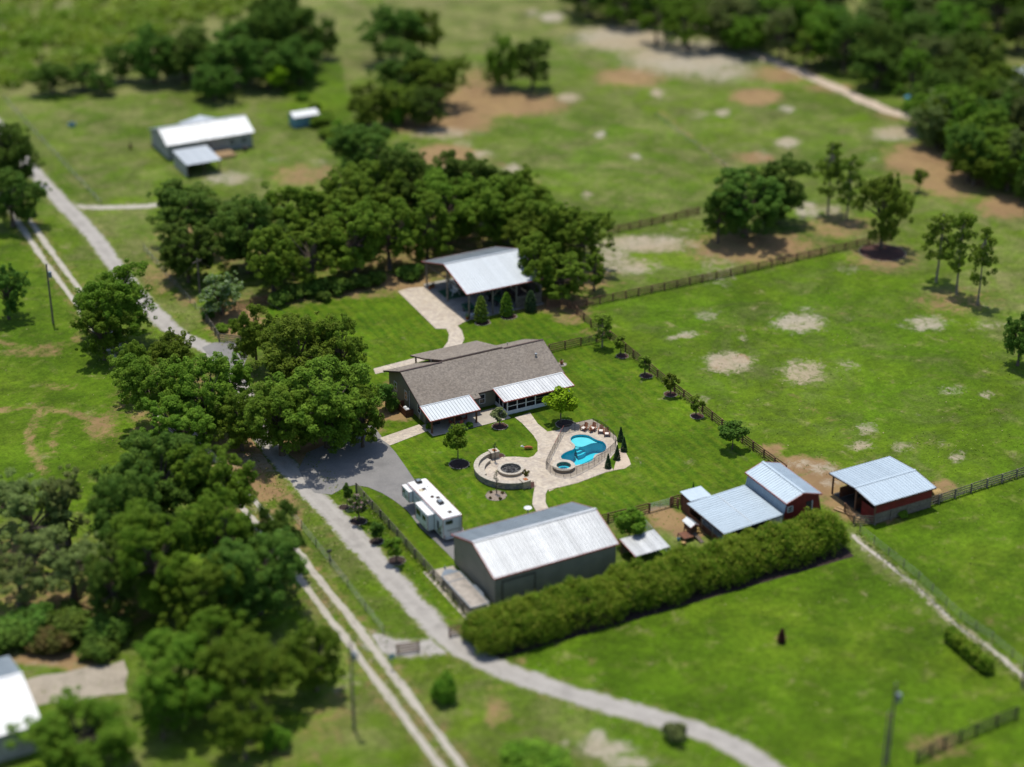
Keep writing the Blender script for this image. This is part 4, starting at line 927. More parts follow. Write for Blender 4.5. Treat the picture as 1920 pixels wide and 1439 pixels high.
def make_far_house():
    t = thing('neighbour_house', 'pale neighbour house with metal roof and porch in the blurred far field', 'house', (4, 135, 0))
    x0, x1, y0, y1 = -5.2, 12.6, 130.3, 141.8; yr = 135.2
    gable_metal(t, x0, x1, y0, y1, 3.0, 5.0, yr, M['galv_bright'], M['galv'])
    m = MB().box(-4.8, 12.2, 130.8, 141.3, 0, 2.9).build('wall', M['cream'], t)
    for x in (-4.8, 12.2): MB().add([(x, 130.8, 2.9), (x, 141.3, 2.9), (x, yr, 4.8)], [(0, 1, 2)]).build('gable', M['cream'], t)
    # cross gable at the back
    k = MB(); k.slab([(1.2, 137.5, 4.02), (4.9, 135.4, 4.95), (4.9, 139.6, 4.95), (1.2, 142.6, 3.0)], .08); k.slab([(4.9, 135.4, 4.95), (8.6, 137.5, 4.02), (8.6, 142.6, 3.0), (4.9, 139.6, 4.95)], .08); k.slab([(1.2, 142.6, 2.99), (4.9, 139.6, 4.94), (8.6, 142.6, 2.99)][::-1], .08)
    k.build('cross_roof', M['galv'], t)
    MB().box(2.4, 8.2, 141.32, 142.3, 0, 2.9).build('rear_wall', M['cream'], t)
    p = MB().slab([(-5.0, 119.4, 2.55), (1.8, 119.4, 2.55), (1.8, 127.6, 2.9), (-5.0, 127.6, 2.9)], .08).build('porch_roof', M['galv'], t)
    ribbed(p, 'roof_panel', (-5.0, 119.4, 2.565), (1, 0, 0), (0, 8.2, .35), 6.8, 8.2, M['galv'])
    for x in (-4.7, -1.6, 1.5):
        for y in (119.8, 127.2): MB().box(x-.08, x+.08, y-.08, y+.08, 0, 2.5).build('post', M['fascia'], p)
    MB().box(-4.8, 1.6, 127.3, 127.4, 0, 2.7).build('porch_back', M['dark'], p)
    MB().box(-4.95, -4.87, 119.8, 127.3, 0, 2.5).build('porch_side', M['cream'], p)
    MB().box(2.2, 7.2, 126.5, 130.7, 0, .5).build('deck', M['woodpale'], t)
    for i in range(9): MB().box(2.2+i*.6, 2.28+i*.6, 126.45, 126.52, .5, 1.4).build('baluster', M['rust'], t)
    for x in (3.4, 8.0, 10.4): window(t, (x, 130.78, 1.6), (1, 0, 0), 1.0, 1.2)
    window(t, (-4.82, 134, 1.6), (0, -1, 0), 1.0, 1.2)
    s = thing('garden_shed', 'small teal garden shed with white roof in the far field', 'shed', (26, 138.6, 0))
    MB().box(23.6, 28.6, 137.3, 140.3, 0, 2.3).build('wall', M['teal'], s)
    rf = MB().slab([(23.3, 136.9, 2.3), (28.9, 136.9, 2.3), (28.9, 138.8, 3.0), (23.3, 138.8, 3.0)], .06).slab([(23.3, 138.8, 3.0), (28.9, 138.8, 3.0), (28.9, 140.7, 2.3), (23.3, 140.7, 2.3)], .06).build('roof', M['white'], s)
    MB().box(25.5, 26.5, 137.24, 137.29, .05, 2.0).build('door', M['teal'], s); window(s, (27.5, 137.3, 1.3), (1, 0, 0), .6, .7)
    n = thing('white_roof_house', 'neighbour house with white ribbed metal roof at the lower corner behind trees', 'house', (-80, -32, 0))
    gable_metal(n, -92, -74.6, -38.9, -25.0, 3.5, 5.0, -31.2, M['rvroof'], M['galv_dull_dimmed'])
    MB().box(-91.6, -75.0, -38.4, -25.5, 0, 3.4).build('wall', M['cream'], n)
    MB().add([(-75.0, -38.4, 3.4), (-75.0, -25.5, 3.4), (-75.0, -31.2, 4.8)], [(0, 1, 2)]).build('gable', M['cream'], n)
    window(n, (-78, -38.42, 1.7), (1, 0, 0), 1.2, 1.1); window(n, (-74.98, -33, 1.7), (0, 1, 0), 1.0, 1.1)
    f = thing('forest_house', 'grey roofed house among the wood at the far side of the sandy lane', 'house', (*Wp(1918, 160), 0))
    fx, fy = Wp(1925, 165)
    gable_metal(f, fx-3, fx+9, fy-4, fy+5, 2.8, 4.4, fy+.5, M['galv'], M['galv'])
    MB().box(fx-2.6, fx+8.6, fy-3.6, fy+4.6, 0, 2.7).build('wall', M['cream'], f); window(f, (fx, fy-3.62, 1.5), (1, 0, 0), 1.0, 1.1)
make_far_house()
# ------------------------------------------------------------------ vehicles and yard things
def text_mesh(s, size):
    c = bpy.data.curves.new('lettering', 'FONT'); c.body = s; c.size = size; c.extrude = .004; c.align_x = 'CENTER'; c.align_y = 'CENTER'
    o = bpy.data.objects.new('lettering', c); COL.objects.link(o); bpy.context.view_layer.update()
    me = bpy.data.meshes.new_from_object(o.evaluated_get(bpy.context.evaluated_depsgraph_get())); bpy.data.objects.remove(o); return me
def wheel(parent, c, ax, r, w_, name='wheel'):
    c = Vector(c); ax = Vector(ax).normalized()*w_/2
    k = MB().tube([c-ax, c-ax*.7, c+ax*.7, c+ax], [r*.9, r, r, r*.9], 18).build(name, M['black'], parent)
    MB().tube([c-ax*1.03, c+ax*1.03], r*.55, 12).build('rim', M['steel'], k)
    return k
def make_rv():
    t = thing('fifth_wheel_trailer', 'long white fifth-wheel camper trailer parked on asphalt beside the workshop', 'camper trailer', (-18.78, -15.2, 0))
    x0, x1, yb, yf = -20.08, -17.48, -20.75, -9.55
    ym = -12.6
    prof = [(yb, .62), (ym, .62), (ym+.25, 1.35), (yf-.35, 1.35), (yf, 1.8), (yf-.05, 2.6), (yf-.75, 3.35), (yf-1.1, 3.45), (yb+.1, 3.45), (yb, 3.36)]
    n = len(prof)
    b = MB().add([(x0, y, z) for y, z in prof]+[(x1, y, z) for y, z in prof], [tuple(range(n)), tuple(range(2*n-1, n-1, -1))]+[(i, i+n, (i+1) % n+n, (i+1) % n) for i in range(n)]).build('body', M['rvwhite'], t, bevel=.05)
    MB().slab([(x0+.06, yb+.1, 3.475), (x1-.06, yb+.1, 3.475), (x1-.06, yf-1.1, 3.475), (x0+.06, yf-1.1, 3.475)], .03).slab([(x0+.06, yf-1.1, 3.475), (x1-.06, yf-1.1, 3.475), (x1-.06, yf-.72, 3.375), (x0+.06, yf-.72, 3.375)], .03).build('roof', M['rvroof'], b)
    for x in (x0-.01, x1+.01): MB().bar((x, yb+.05, 3.40), (x, yf-1.05, 3.40), .05, .06).build('gutter', M['trimred'], b)
    MB().bar((x0+.05, yb-.012, 3.36), (x1-.05, yb-.012, 3.36), .04, .05).build('rear_trim', M['trimred'], b)
    for x in (x0, x1): MB().bar((x, yb-.01, .65), (x, yb-.01, 3.36), .05, .05).build('corner_trim', M['trimred'], b)
    def slide(ya, yc, d, z0, z1, wins):
        s = MB().box(x0-d, x0+.02, ya, yc, z0, z1).build('slide_out', M['rvwhite'], t, bevel=.02)
        MB().box(x0-d-.03, x0-.01, ya-.03, yc+.03, z1, z1+.04).build('slide_roof', M['rvroof'], s)
        for yy in (ya, yc): MB().bar((x0-d-.01, yy, z0), (x0-d-.01, yy, z1), .05, .05).build('edge_trim', M['trimred'], s)
        for yy in (ya-.04, yc+.04): MB().bar((x0-.02, yy, z0), (x0-.02, yy, z1+.06), .05, .05).build('seal', M['black'], s)
        MB().bar((x0-d-.01, ya, z1-.01), (x0-d-.01, yc, z1-.01), .04, .05).build('edge_trim', M['trimred'], s)
        for (a, b_, c, e) in wins: MB().box(x0-d-.02, x0-d-.002, a, b_, c, e).build('window', M['glass'], s)
        return s
    s1 = slide(-18.25, -14.7, .92, .70, 2.92, [(-16.2, -14.95, 1.65, 2.45), (-17.7, -16.7, 1.75, 2.4)])
    s2 = slide(-12.0, -9.95, .55, 1.45, 3.0, [(-10.75, -10.25, 2.2, 2.7)])
    MB().add([(x0-.93, -17.9, 1.0), (x0-.93, -17.2, .86), (x0-.93, -16.5, .9), (x0-.93, -17.3, 1.1)], [(0, 1, 2, 3)]).build('decal', M['steel'], s1)
    MB().add([(x0-.56, -11.8, 1.9), (x0-.56, -10.2, 1.95), (x0-.56, -10.3, 2.05), (x0-.56, -11.7, 2.1)], [(0, 1, 2, 3)]).add([(x0-.56, -11.3, 1.6), (x0-.56, -10.9, 1.6), (x0-.56, -10.6, 1.85), (x0-.56, -11.1, 1.88)], [(0, 1, 2, 3)]).build('decal', M['steel'], s2)
    MB().box(x0-.02, x0-.003, -19.6, -19.0, 1.35, 2.5).build('window', M['glass'], b); MB().box(x0-.02, x0-.003, -14.2, -12.6, 2.5, 2.62).build('stripe', M['steel'], b)
    MB().add([(x0-.012, -18.6, .75), (x0-.012, -19.5, 1.5), (x0-.012, -20.5, 2.6), (x0-.012, -20.4, 2.2), (x0-.012, -19.9, 1.2), (x0-.012, -20.5, .8)], [(0, 1, 2, 3, 4, 5)]).build('swoosh_decal', M['steel'], b)
    MB().add([(x0-.016, -19.6, .9), (x0-.016, -20.1, 1.0), (x0-.016, -20.4, 1.35), (x0-.016, -19.9, 1.3)], [(0, 1, 2, 3)]).build('swoosh_decal', M['black'], b)
    # rear face
    MB().box(x0+.35, x0+1.32, yb-.025, yb-.003, 2.52, 3.05).build('rear_window', M['glass'], b)
    me = text_mesh('REFLECTION', .30); me.materials.append(M['black'])
    for v in me.vertices: v.co.x *= 1.0
    inst('lettering', me, b, basis((x0+1.42, yb-.012, 1.62), (1, 0, 0), (0, 0, 1)))
    for x in (x0+.2, x1-.22): MB().box(x-.07, x+.07, yb-.03, yb-.003, .85, 1.05).build('tail_light', M['trimred'], b)
    MB().box(x0+.95, x0+1.1, yb-.03, yb-.003, 1.2, 1.3).build('tail_light', M['trimred'], b)
    ld = MB()
    for x in (x1-.42, x1-.12): ld.tube([(x, yb-.12, .95), (x, yb-.12, 3.5), (x, yb+.2, 3.62)], .022, 6)
    for k in range(7): ld.tube([(x1-.42, yb-.12, 1.15+k*.34), (x1-.12, yb-.12, 1.15+k*.34)], .018, 6)
    ld.build('ladder', M['steel'], t)
    # roof gear
    for y, xc in ((-10.95, x0+1.3), (-17.0, x0+1.45)):
        a = MB().box(xc-.36, xc+.36, y-.5, y+.5, 3.48, 3.76).build('air_conditioner', M['black'], t, bevel=.06)
        MB().box(xc-.24, xc+.24, y-.2, y+.3, 3.762, 3.785).build('shroud_top', M['trailer'], a)
    for y, xc, r in ((-12.9, x0+1.15, .22), (-15.7, x0+1.75, .22), (-19.6, x0+1.5, .24)):
        v = MB().box(xc-r, xc+r, y-r, y+r, 3.48, 3.56).build('roof_hatch', M['mulch'], t, bevel=.02)
        MB().bar((xc-r, y-r, 3.57), (xc+r, y+r, 3.57), .05, .02).bar((xc-r, y+r, 3.572), (xc+r, y-r, 3.572), .05, .02).build('hatch_rib', M['black'], v)
    MB().lathe(x0+1.2, -15.2, [(.01, 3.62), (.2, 3.6), (.26, 3.48)], 12).build('satellite_dome', M['mulch'], t)
    for y, xc in ((-12.6, x0+1.75), (-13.4, x0+1.3), (-18.2, x0+1.95)): MB().tube([(xc, y, 3.47), (xc, y, 3.58)], .06, 8).build('vent_pipe', M['black'], t)
    MB().ring(x0+.72, -13.0, .02, .4, 3.476, 3.482, n=16).build('sealant_patch', M['gold'], t)
    # running gear
    for y in (-17.35, -16.45):
        for x in (x0+.22, x1-.22): wheel(t, (x, y, .37), (1, 0, 0), .37, .24)
    MB().bar((x0+.5, yb+.1, .52), (x0+.5, ym, .52), .12, .16).bar((x1-.5, yb+.1, .52), (x1-.5, ym, .52), .12, .16).build('chassis', M['black'], t)
    for x in (x0+.35, x1-.35):
        MB().box(x-.06, x+.06, -12.5, -12.38, .05, .7).build('landing_leg', M['steel'], t)
        MB().box(x-.05, x+.05, -20.3, -20.2, .05, .6).build('stabiliser', M['steel'], t)
    MB().bar((x0+1.3, -11.2, 1.35), (x0+1.3, -11.2, .75), .16, .16).build('king_pin', M['black'], t)
    MB().box(x0+.3, x1-.3, yb-.22, yb-.06, .55, .66).build('bumper', M['white'], t)
make_rv()

def make_trailer():
    t = thing('flatbed_trailer', 'weathered plank flatbed trailer between the workshop gable and the fence', 'trailer', (-22.9, -31.2, 0))
    x0, x1, y0, y1, z = -24.15, -21.65, -36.4, -28.5, .72
    n = 9; w_ = (x1-x0-.24)/n
    for i in range(n): MB().box(x0+.12+i*w_+.012, x0+.12+(i+1)*w_-.012, y0+.1, y1, z-.05, z+.004*(i % 3)).build('plank', M['plank'], t)
    MB().bar((x0+.06, y0, z), (x0+.06, y1, z), .12, .16).bar((x1-.06, y0, z), (x1-.06, y1, z), .12, .16).bar((x0, y0+.05, z-.01), (x1, y0+.05, z-.01), .1, .16).bar((x0+.1, -30.1, z+.02), (x1-.1, -30.1, z+.02), .1, .04).build('frame', M['trailer'], t)
    MB().slab([(x0, y1, z+.03), (x1, y1, z+.03), (-22.5, y1+1.0, z+.03), (-23.3, y1+1.0, z+.03)], .12).build('tongue_plate', M['trailer'], t)
    MB().bar((-22.9, y1+.9, z-.06), (-22.9, y1+1.7, z-.06), .14, .14).build('tongue', M['trailer'], t)
    MB().tube([(-22.9, y1+1.45, .05), (-22.9, y1+1.45, 1.1)], .06, 8).build('jack', M['trailer'], t)
    for y in (-32.7, -33.6):
        for x in (x0-.16, x1+.16): wheel(t, (x, y, .36), (1, 0, 0), .36, .22)
    for x in (x0-.17, x1+.17): MB().bar((x, -34.2, .78), (x, -32.1, .78), .28, .05).bar((x, -34.2, .78), (x, -34.5, .5), .28, .05).bar((x, -32.1, .78), (x, -31.8, .5), .28, .05).build('mudguard', M['trailer'] if x > -23 else M['black'], t)
    MB().bar((x0+.05, y0, .5), (x0+.05, y1, .5), .1, .2).build('side_rail', M['black'], t)
make_trailer()

def make_firepit():
    cx, cy = FIRE
    t = thing('fire_pit', 'round sandstone fire pit full of ash on the paved circle', 'fire pit', (cx, cy, 0))
    MB().ring(cx, cy, 1.42, 1.66, .03, .40).build('ring_wall', M['sandstone'], t)
    n = 22
    for i in range(n): MB().ring(cx, cy, 1.36, 1.76, .40, .47, i*360/n+.4, (i+1)*360/n-.4, 3).build('cap_stone', M['cap'], t)
    m = MB(); m.ring(cx, cy, .01, 1.42, .04, .10, n=24)
    for i in range(70):
        a = rnd.uniform(0, 6.28); r = 1.3*math.sqrt(rnd.random()); x, y = cx+r*math.cos(a), cy+r*math.sin(a); s = rnd.uniform(.04, .13)
        m.box(x-s, x+s, y-s*.7, y+s*.7, .08, .1+s)
    m.build('ash_bed', M['ash'], t)
    for i in range(4):
        a = i*.8; MB().tube([(cx-.5*math.cos(a), cy-.5*math.sin(a), .16), (cx+.5*math.cos(a), cy+.5*math.sin(a), .22)], .07, 7).build('charred_log', M['ash'], t)
    cx, cy = -4.15, -8.4
    w_ = thing('seat_wall', 'curved stone seat wall wrapped round the fire pit', 'stone wall', (cx-4.4, cy, 0))
    MB().ring(cx, cy, 4.38, 4.80, 0, .86, 96, 263, 60).build('wall', M['sandstone'], w_)
    st = [pm('wall_block_a', (.36, .30, .22), (.26, .22, .16), 3, .9, bump=.4), pm('wall_block_b', (.27, .25, .22), (.19, .17, .15), 3, .9, bump=.4), pm('wall_block_c', (.20, .19, .175), (.15, .14, .13), 3, .9, bump=.4)]
    for row in range(4):                     # the blocks of the outer face
        a = 96+rnd.uniform(0, 3)
        while a < 257:
            da = rnd.choice((3.2, 4.4, 6.0)); MB().ring(cx, cy, 4.79, 4.84+rnd.uniform(0, .03), .02+row*.21, .21+row*.21, a, min(263, a+da)-.25, 2).build('block', rnd.choice(st), w_); a += da
    n = 26
    for i in range(n):
        a = 95+169*i/n; MB().ring(cx, cy, 4.28, 4.92, .86, .95, a+.1, a+169/n-.15, 3).build('cap_stone', M['cap'], w_)
    b = MB().ring(cx, cy, 3.55, 4.38, .03, .42, 112, 178, 24).build('bench', M['sandstone'], w_)
    for i in range(10): MB().ring(cx, cy, 3.48, 4.38, .42, .50, 111+i*6.7, 111+i*6.7+6.5, 3).build('bench_slab', M['cap'], b)
    for a, r in ((93, 4.45), (266.5, 4.55)):
        x, y = cx+r*math.cos(math.radians(a)), cy+r*math.sin(math.radians(a))
        p = MB().box(x-.55, x+.55, y-.5, y+.5, 0, 1.0).build('pillar', M['sandstone'], w_)
        MB().box(x-.62, x+.62, y-.57, y+.57, 1.0, 1.1).build('pillar_cap', M['cap'], p); MB().box(x-.2, x+.3, y-.3, y+.3, 1.1, 1.16).build('inset', M['orange'], p)
make_firepit()

def make_pool_fence():
    base = _z7([(1048,392),(1000,480),(940,600),(885,712),(872,745),(915,790),(970,815),(1050,830),(1120,830),(1180,805),(1240,775),(1300,745),(1355,715),(1400,685),(1460,640),(1515,600),(1562,555),(1572,500),(1545,450),(1490,400),(1430,355),(1345,320),(1260,338),(1160,365),(1048,392)])
    P = PX(base); t = thing('pool_fence', 'black mesh safety fence curving round the swimming pool', 'fence', (*P[0], 0))
    pts = []
    for a, b in zip(P[:-1], P[1:]):
        d = math.dist(a, b); n = max(1, round(d/1.0))
        pts += [(a[0]+(b[0]-a[0])*k/n, a[1]+(b[1]-a[1])*k/n) for k in range(n)]
    pts.append(P[0]); pm_ = MB().tube([(0, 0, .04), (0, 0, 1.26)], .022, 6); me = bpy.data.meshes.new('post'); me.from_pydata(pm_.v, [], pm_.f); me.materials.append(M['black'])
    for i, p in enumerate(pts[:-1]):
        Mx = Matrix.Translation(Vector((*p, 0))); inst('post', me, t, Mx)
        q = pts[i+1]; d = Vector((q[0]-p[0], q[1]-p[1], 0)).normalized()*.03
        k = MB().add([(p[0]+d.x, p[1]+d.y, .09), (q[0]-d.x, q[1]-d.y, .09), (q[0]-d.x, q[1]-d.y, 1.22), (p[0]+d.x, p[1]+d.y, 1.22)], [(0, 1, 2, 3)]).build('mesh_panel', M['poolmesh'], t)
        MB().bar((*p, 1.235), (*q, 1.235), .03, .03).build('top_binding', M['trimred'] if i < 6 else M['black'], k)
make_pool_fence()

def adirondack(loc, rz, label):
    t = thing('deck_chair', label, 'chair', (loc[0], loc[1], .05), rz, 'wooden chairs by the pool')
    def bd(m, name, mat=M['teak']):
        me = bpy.data.meshes.new(name); me.from_pydata(m.v, [], m.f); me.update(); o = bpy.data.objects.new(name, me); COL.objects.link(o); me.materials.append(mat); o.parent = t; return o
    for i in range(5): bd(MB().bar((-.28, -.42+i*.13, .36-.03*i), (.28, -.42+i*.13, .36-.03*i), .11, .03), 'seat_slat')
    for i in range(5): bd(MB().bar((-.22+i*.11, .18, .25), (-.24+i*.12, .52, 1.02-.05*abs(i-2)), .10, .025, up=(0, 1, 0)), 'back_slat')
    for sx in (-1, 1):
        bd(MB().bar((sx*.36, -.5, .58), (sx*.36, .35, .55), .13, .03), 'arm'); bd(MB().bar((sx*.34, -.42, 0), (sx*.34, -.42, .56), .05, .1), 'leg'); bd(MB().bar((sx*.32, -.48, .34), (sx*.32, .62, .04), .04, .12), 'leg')
    bd(MB().box(-.25, .25, -.45, .12, .36, .43), 'cushion', M['cushion'])
for (p, r, lb) in (((10.3, -2.75), 1.15, 'wooden deck chair with pale cushion nearest the yellow-green tree by the pool'), ((11.35, -3.35), .9, 'second wooden deck chair from the yellow-green tree by the pool'), ((11.95, -4.5), .65, 'third wooden deck chair along the pool fence, next to the end one'), ((12.2, -5.6), .5, 'wooden deck chair at the end of the row, farthest from the yellow-green tree')):
    adirondack(p, -r, lb)
def side_table(x, y, label):
    t = thing('side_table', label, 'table', (x, y, .05)); MB().box(x-.25, x+.25, y-.25, y+.25, .47, .51).build('top', M['teak'], t)
    for sx in (-.2, .2):
        for sy in (-.2, .2): MB().box(x+sx-.03, x+sx+.03, y+sy-.03, y+sy+.03, .05, .47).build('leg', M['teak'], t)
    MB().lathe(x, y, [(.01, .52), (.09, .52), (.13, .75), (.10, .75), (.01, .6)], 10).build('flower_pot', M['orange'], t)
side_table(10.75, -3.75, 'small wooden table with a pot between the pool chairs')

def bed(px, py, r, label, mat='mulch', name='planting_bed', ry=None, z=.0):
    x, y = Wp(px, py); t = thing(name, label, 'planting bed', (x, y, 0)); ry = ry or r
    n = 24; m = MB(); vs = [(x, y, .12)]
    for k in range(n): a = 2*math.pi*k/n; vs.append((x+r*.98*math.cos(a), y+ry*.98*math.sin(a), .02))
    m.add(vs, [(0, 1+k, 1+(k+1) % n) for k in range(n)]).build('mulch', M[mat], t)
    m = MB(); c = int(2*math.pi*max(r, ry)/.26)
    for k in range(c):
        a = 2*math.pi*(k+rnd.uniform(-.2, .2))/c; s = rnd.uniform(.07, .13); p = Vector((x+r*math.cos(a), y+ry*math.sin(a), s*.5))
        q = [(p.x+s*dx*rnd.uniform(.7, 1.2), p.y+s*dy*rnd.uniform(.7, 1.2), p.z+s*.8*dz*rnd.uniform(.7, 1.1)) for dx, dy, dz in ((1,0,0),(0,1,0),(-1,0,0),(0,-1,0),(0,0,1),(0,0,-1))]
        m.add(q, [(0,1,4),(1,2,4),(2,3,4),(3,0,4),(1,0,5),(2,1,5),(3,2,5),(0,3,5)])
    o = m.build('stone_edging', M['stone'], t); o['kind'] = 'stuff'
    return t
bed(861, 871, 1.35, 'stone-edged dark mulch bed under the lawn tree near the camper', 'mulchdk_shade')
bed(937, 800, 1.1, 'stone-edged red mulch bed under the willowy tree by the patio')
bed(1060, 796, 1.35, 'stone-edged mulch bed in the shade of the yellow-green tree', 'mulchdk_shade')
bed(930, 930, 1.35, 'round bed with low tufts and a bare sapling below the seat wall', 'bedgravel')
bed(934, 856, .9, 'small mulch bed at the far end of the seat wall')
bed(990, 909, 1.1, 'small mulch bed with a bronze sapling at the near end of the seat wall')
for px_, py_, lb in ((1167, 668, 'first'), (1212, 705, 'second'), (1257, 740, 'third'), (1307, 781, 'fourth')):
    bed(px_, py_, .95, 'stone-edged mulch ring, %s from the far corner of the side fence' % lb)
bed(905, 606, 1.25, 'mulch ring under the golden conifer at the pole barn corner post', ry=1.0)
bed(955, 595, 1.25, 'mulch ring under the conifer at the middle of the pole barn front', ry=1.0)
for px_, py_, r_, lb in ((645, 952, .7, 'bare reddish mulch patch at the driveway mouth'), (672, 978, 1.05, 'dark mulch bed under the pink blossoming tree by the lane'), (706, 1016, .9, 'dark mulch bed under the small dense tree by the lane fence'), (744, 1052, 1.05, 'dark mulch bed nearest the camera along the lane fence')):
    bed(px_, py_, r_, lb, 'mulchdk_shade')

bed(1654, 474, 3.9, 'wide dark circle of mulch and painted crown shade under the round crowned pasture tree', 'mulch', ry=3.9)  # disc colour stands for mulch and the crown's cast shadow together

def ornaments():
    x, y = Wp(990, 953, 1.0); t = thing('bird_bath', 'silver round bird bath on a post near the workshop roof', 'bird bath', (x, y, 0))
    MB().tube([(x, y, 0), (x, y, .85)], [.12, .06], 10).build('pedestal', M['steel'], t); MB().lathe(x, y, [(.02, .84), (.45, .95), (.52, 1.05), (.46, 1.04), (.02, .93)], 20).build('bowl', M['white'], t)
    x, y = Wp(990, 843); t = thing('garden_ornament', 'orange animal shaped garden ornament lying on the lawn by the path', 'ornament', (x, y, 0))
    b = MB().tube([(x-.55, y+.25, .28), (x-.2, y+.1, .34), (x+.25, y-.1, .32), (x+.6, y-.28, .26)], [.12, .22, .21, .10], 10).build('body', M['orange'], t)
    MB().tube([(x-.5, y+.22, .36), (x-.75, y+.34, .55), (x-.92, y+.42, .5)], [.1, .13, .05], 8).build('head', M['white'], t)
    for dx, dy in ((-.35, .05), (-.2, .25), (.35, -.25), (.45, -.1)): MB().tube([(x+dx, y+dy, .3), (x+dx, y+dy, 0)], .05, 6).build('leg', M['orange'], t)
    # wooden screen box by the house gable
    t = thing('equipment_crate', 'open red brown timber crate with white sacks beside the house gable', 'crate', (*Wp(762, 783), 0)); x, y = Wp(762, 783)
    cx0, cx1, cy0, cy1 = -9.9, -8.7, 12.2, 15.3
    t.location = (-9.3, 13.7, 0); ORG[t.name] = Vector((-9.3, 13.7, 0))
    for i in range(4):
        z = .03+i*.27
        MB().box(cx0, cx0+.05, cy0, cy1, z, z+.25).build('board', M['rust'], t); MB().box(cx0+.05, cx1, cy0, cy0+.05, z, z+.25).build('board', M['rust'], t); MB().box(cx0+.05, cx1, cy1-.05, cy1, z, z+.25).build('board', M['rust'], t)
    for k, (sx, sy) in enumerate(((-9.3, 12.8), (-9.35, 13.5))):
        s = thing('white_sack', ('white sack in the near half of the timber crate by the gable' if k == 0 else 'white sack in the far half of the timber crate by the gable'), 'sack', (sx, sy, .0))
        MB().lathe(sx, sy, [(.25, .0), (.42, .25), (.42, .7), (.25, 1.0), (.05, 1.12), (.01, 1.05)], 10).build('bag', M['white'], s)
    # patio furniture
    t = thing('patio_table', 'round dark table under the patio lean-to roof', 'table', (-4.2, 7.3, .05)); MB().lathe(-4.2, 7.3, [(.01, .76), (.65, .76), (.65, .72), (.01, .72)], 20).build('top', M['cedar'], t); MB().tube([(-4.2, 7.3, .05), (-4.2, 7.3, .72)], .06).build('leg', M['cedar'], t)
    for i, (dx, dy, nm) in enumerate(((-1.1, 0, 'left of'), (1.1, 0, 'right of'), (0, -.95, 'in front of'), (0, .95, 'behind'))):
        c = thing('patio_chair', 'red brown patio chair %s the round table under the lean-to' % nm, 'chair', (-4.2+dx, 7.3+dy, .05)); x, y = -4.2+dx, 7.3+dy
        MB().box(x-.24, x+.24, y-.24, y+.24, .42, .48).build('seat', M['trimred'], c)
        ux, uy = (dx/abs(dx) if dx else 0), (dy/abs(dy) if dy else 0)
        MB().box(x+ux*.22-(.02 if ux else .24), x+ux*.22+(.02 if ux else .24), y+uy*.22-(.02 if uy else .24), y+uy*.22+(.02 if uy else .24), .48, .98).build('backrest', M['trimred'], c)
        for sx in (-.2, .2):
            for sy in (-.2, .2): MB().box(x+sx-.02, x+sx+.02, y+sy-.02, y+sy+.02, .05, .42).build('leg', M['cedar'], c)
    t = thing('barbecue_grill', 'grey grill standing under the patio roof by the wall', 'grill', (-7.2, 8.2, .05)); MB().box(-7.8, -6.7, 7.8, 8.5, .3, .9).build('cabinet', M['black'], t); MB().tube([(-7.75, 8.15, .95), (-6.75, 8.15, .95)], .3, 12).build('hood', M['steel'], t)
    for i, (px_, py_, lb) in enumerate(((876, 600, 'orange flower pot at the pole barn corner post'), (812, 540, 'first terracotta pot with flowers at the courtyard end'), (806, 543, 'second terracotta pot with flowers at the courtyard end'), (1053, 684, 'terracotta pot on a stone pad at the house corner'))):
        x, y = Wp(px_, py_); t = thing('flower_pot', lb, 'flower pot', (x, y, .05)); MB().lathe(x, y, [(.01, .05), (.2, .05), (.3, .5), (.25, .5), (.01, .42)], 12).build('pot', M['orange'], t)
        m = MB()
        for k in range(40):
            a = rnd.uniform(0, 6.28); r = rnd.uniform(0, .38); p = Vector((x+r*math.cos(a), y+r*math.sin(a), .5+rnd.uniform(0, .4))); s = .09
            m.add([p+Vector((-s, 0, 0)), p+Vector((0, -s, .03)), p+Vector((s, 0, .05)), p+Vector((0, s, .02))], [(0, 1, 2, 3)])
        m.build('flowers', L['pink'] if i else L['mid'], t)
    bed(1053, 684, .7, 'small pale stone pad under the pot at the house corner', 'conc')
ornaments()

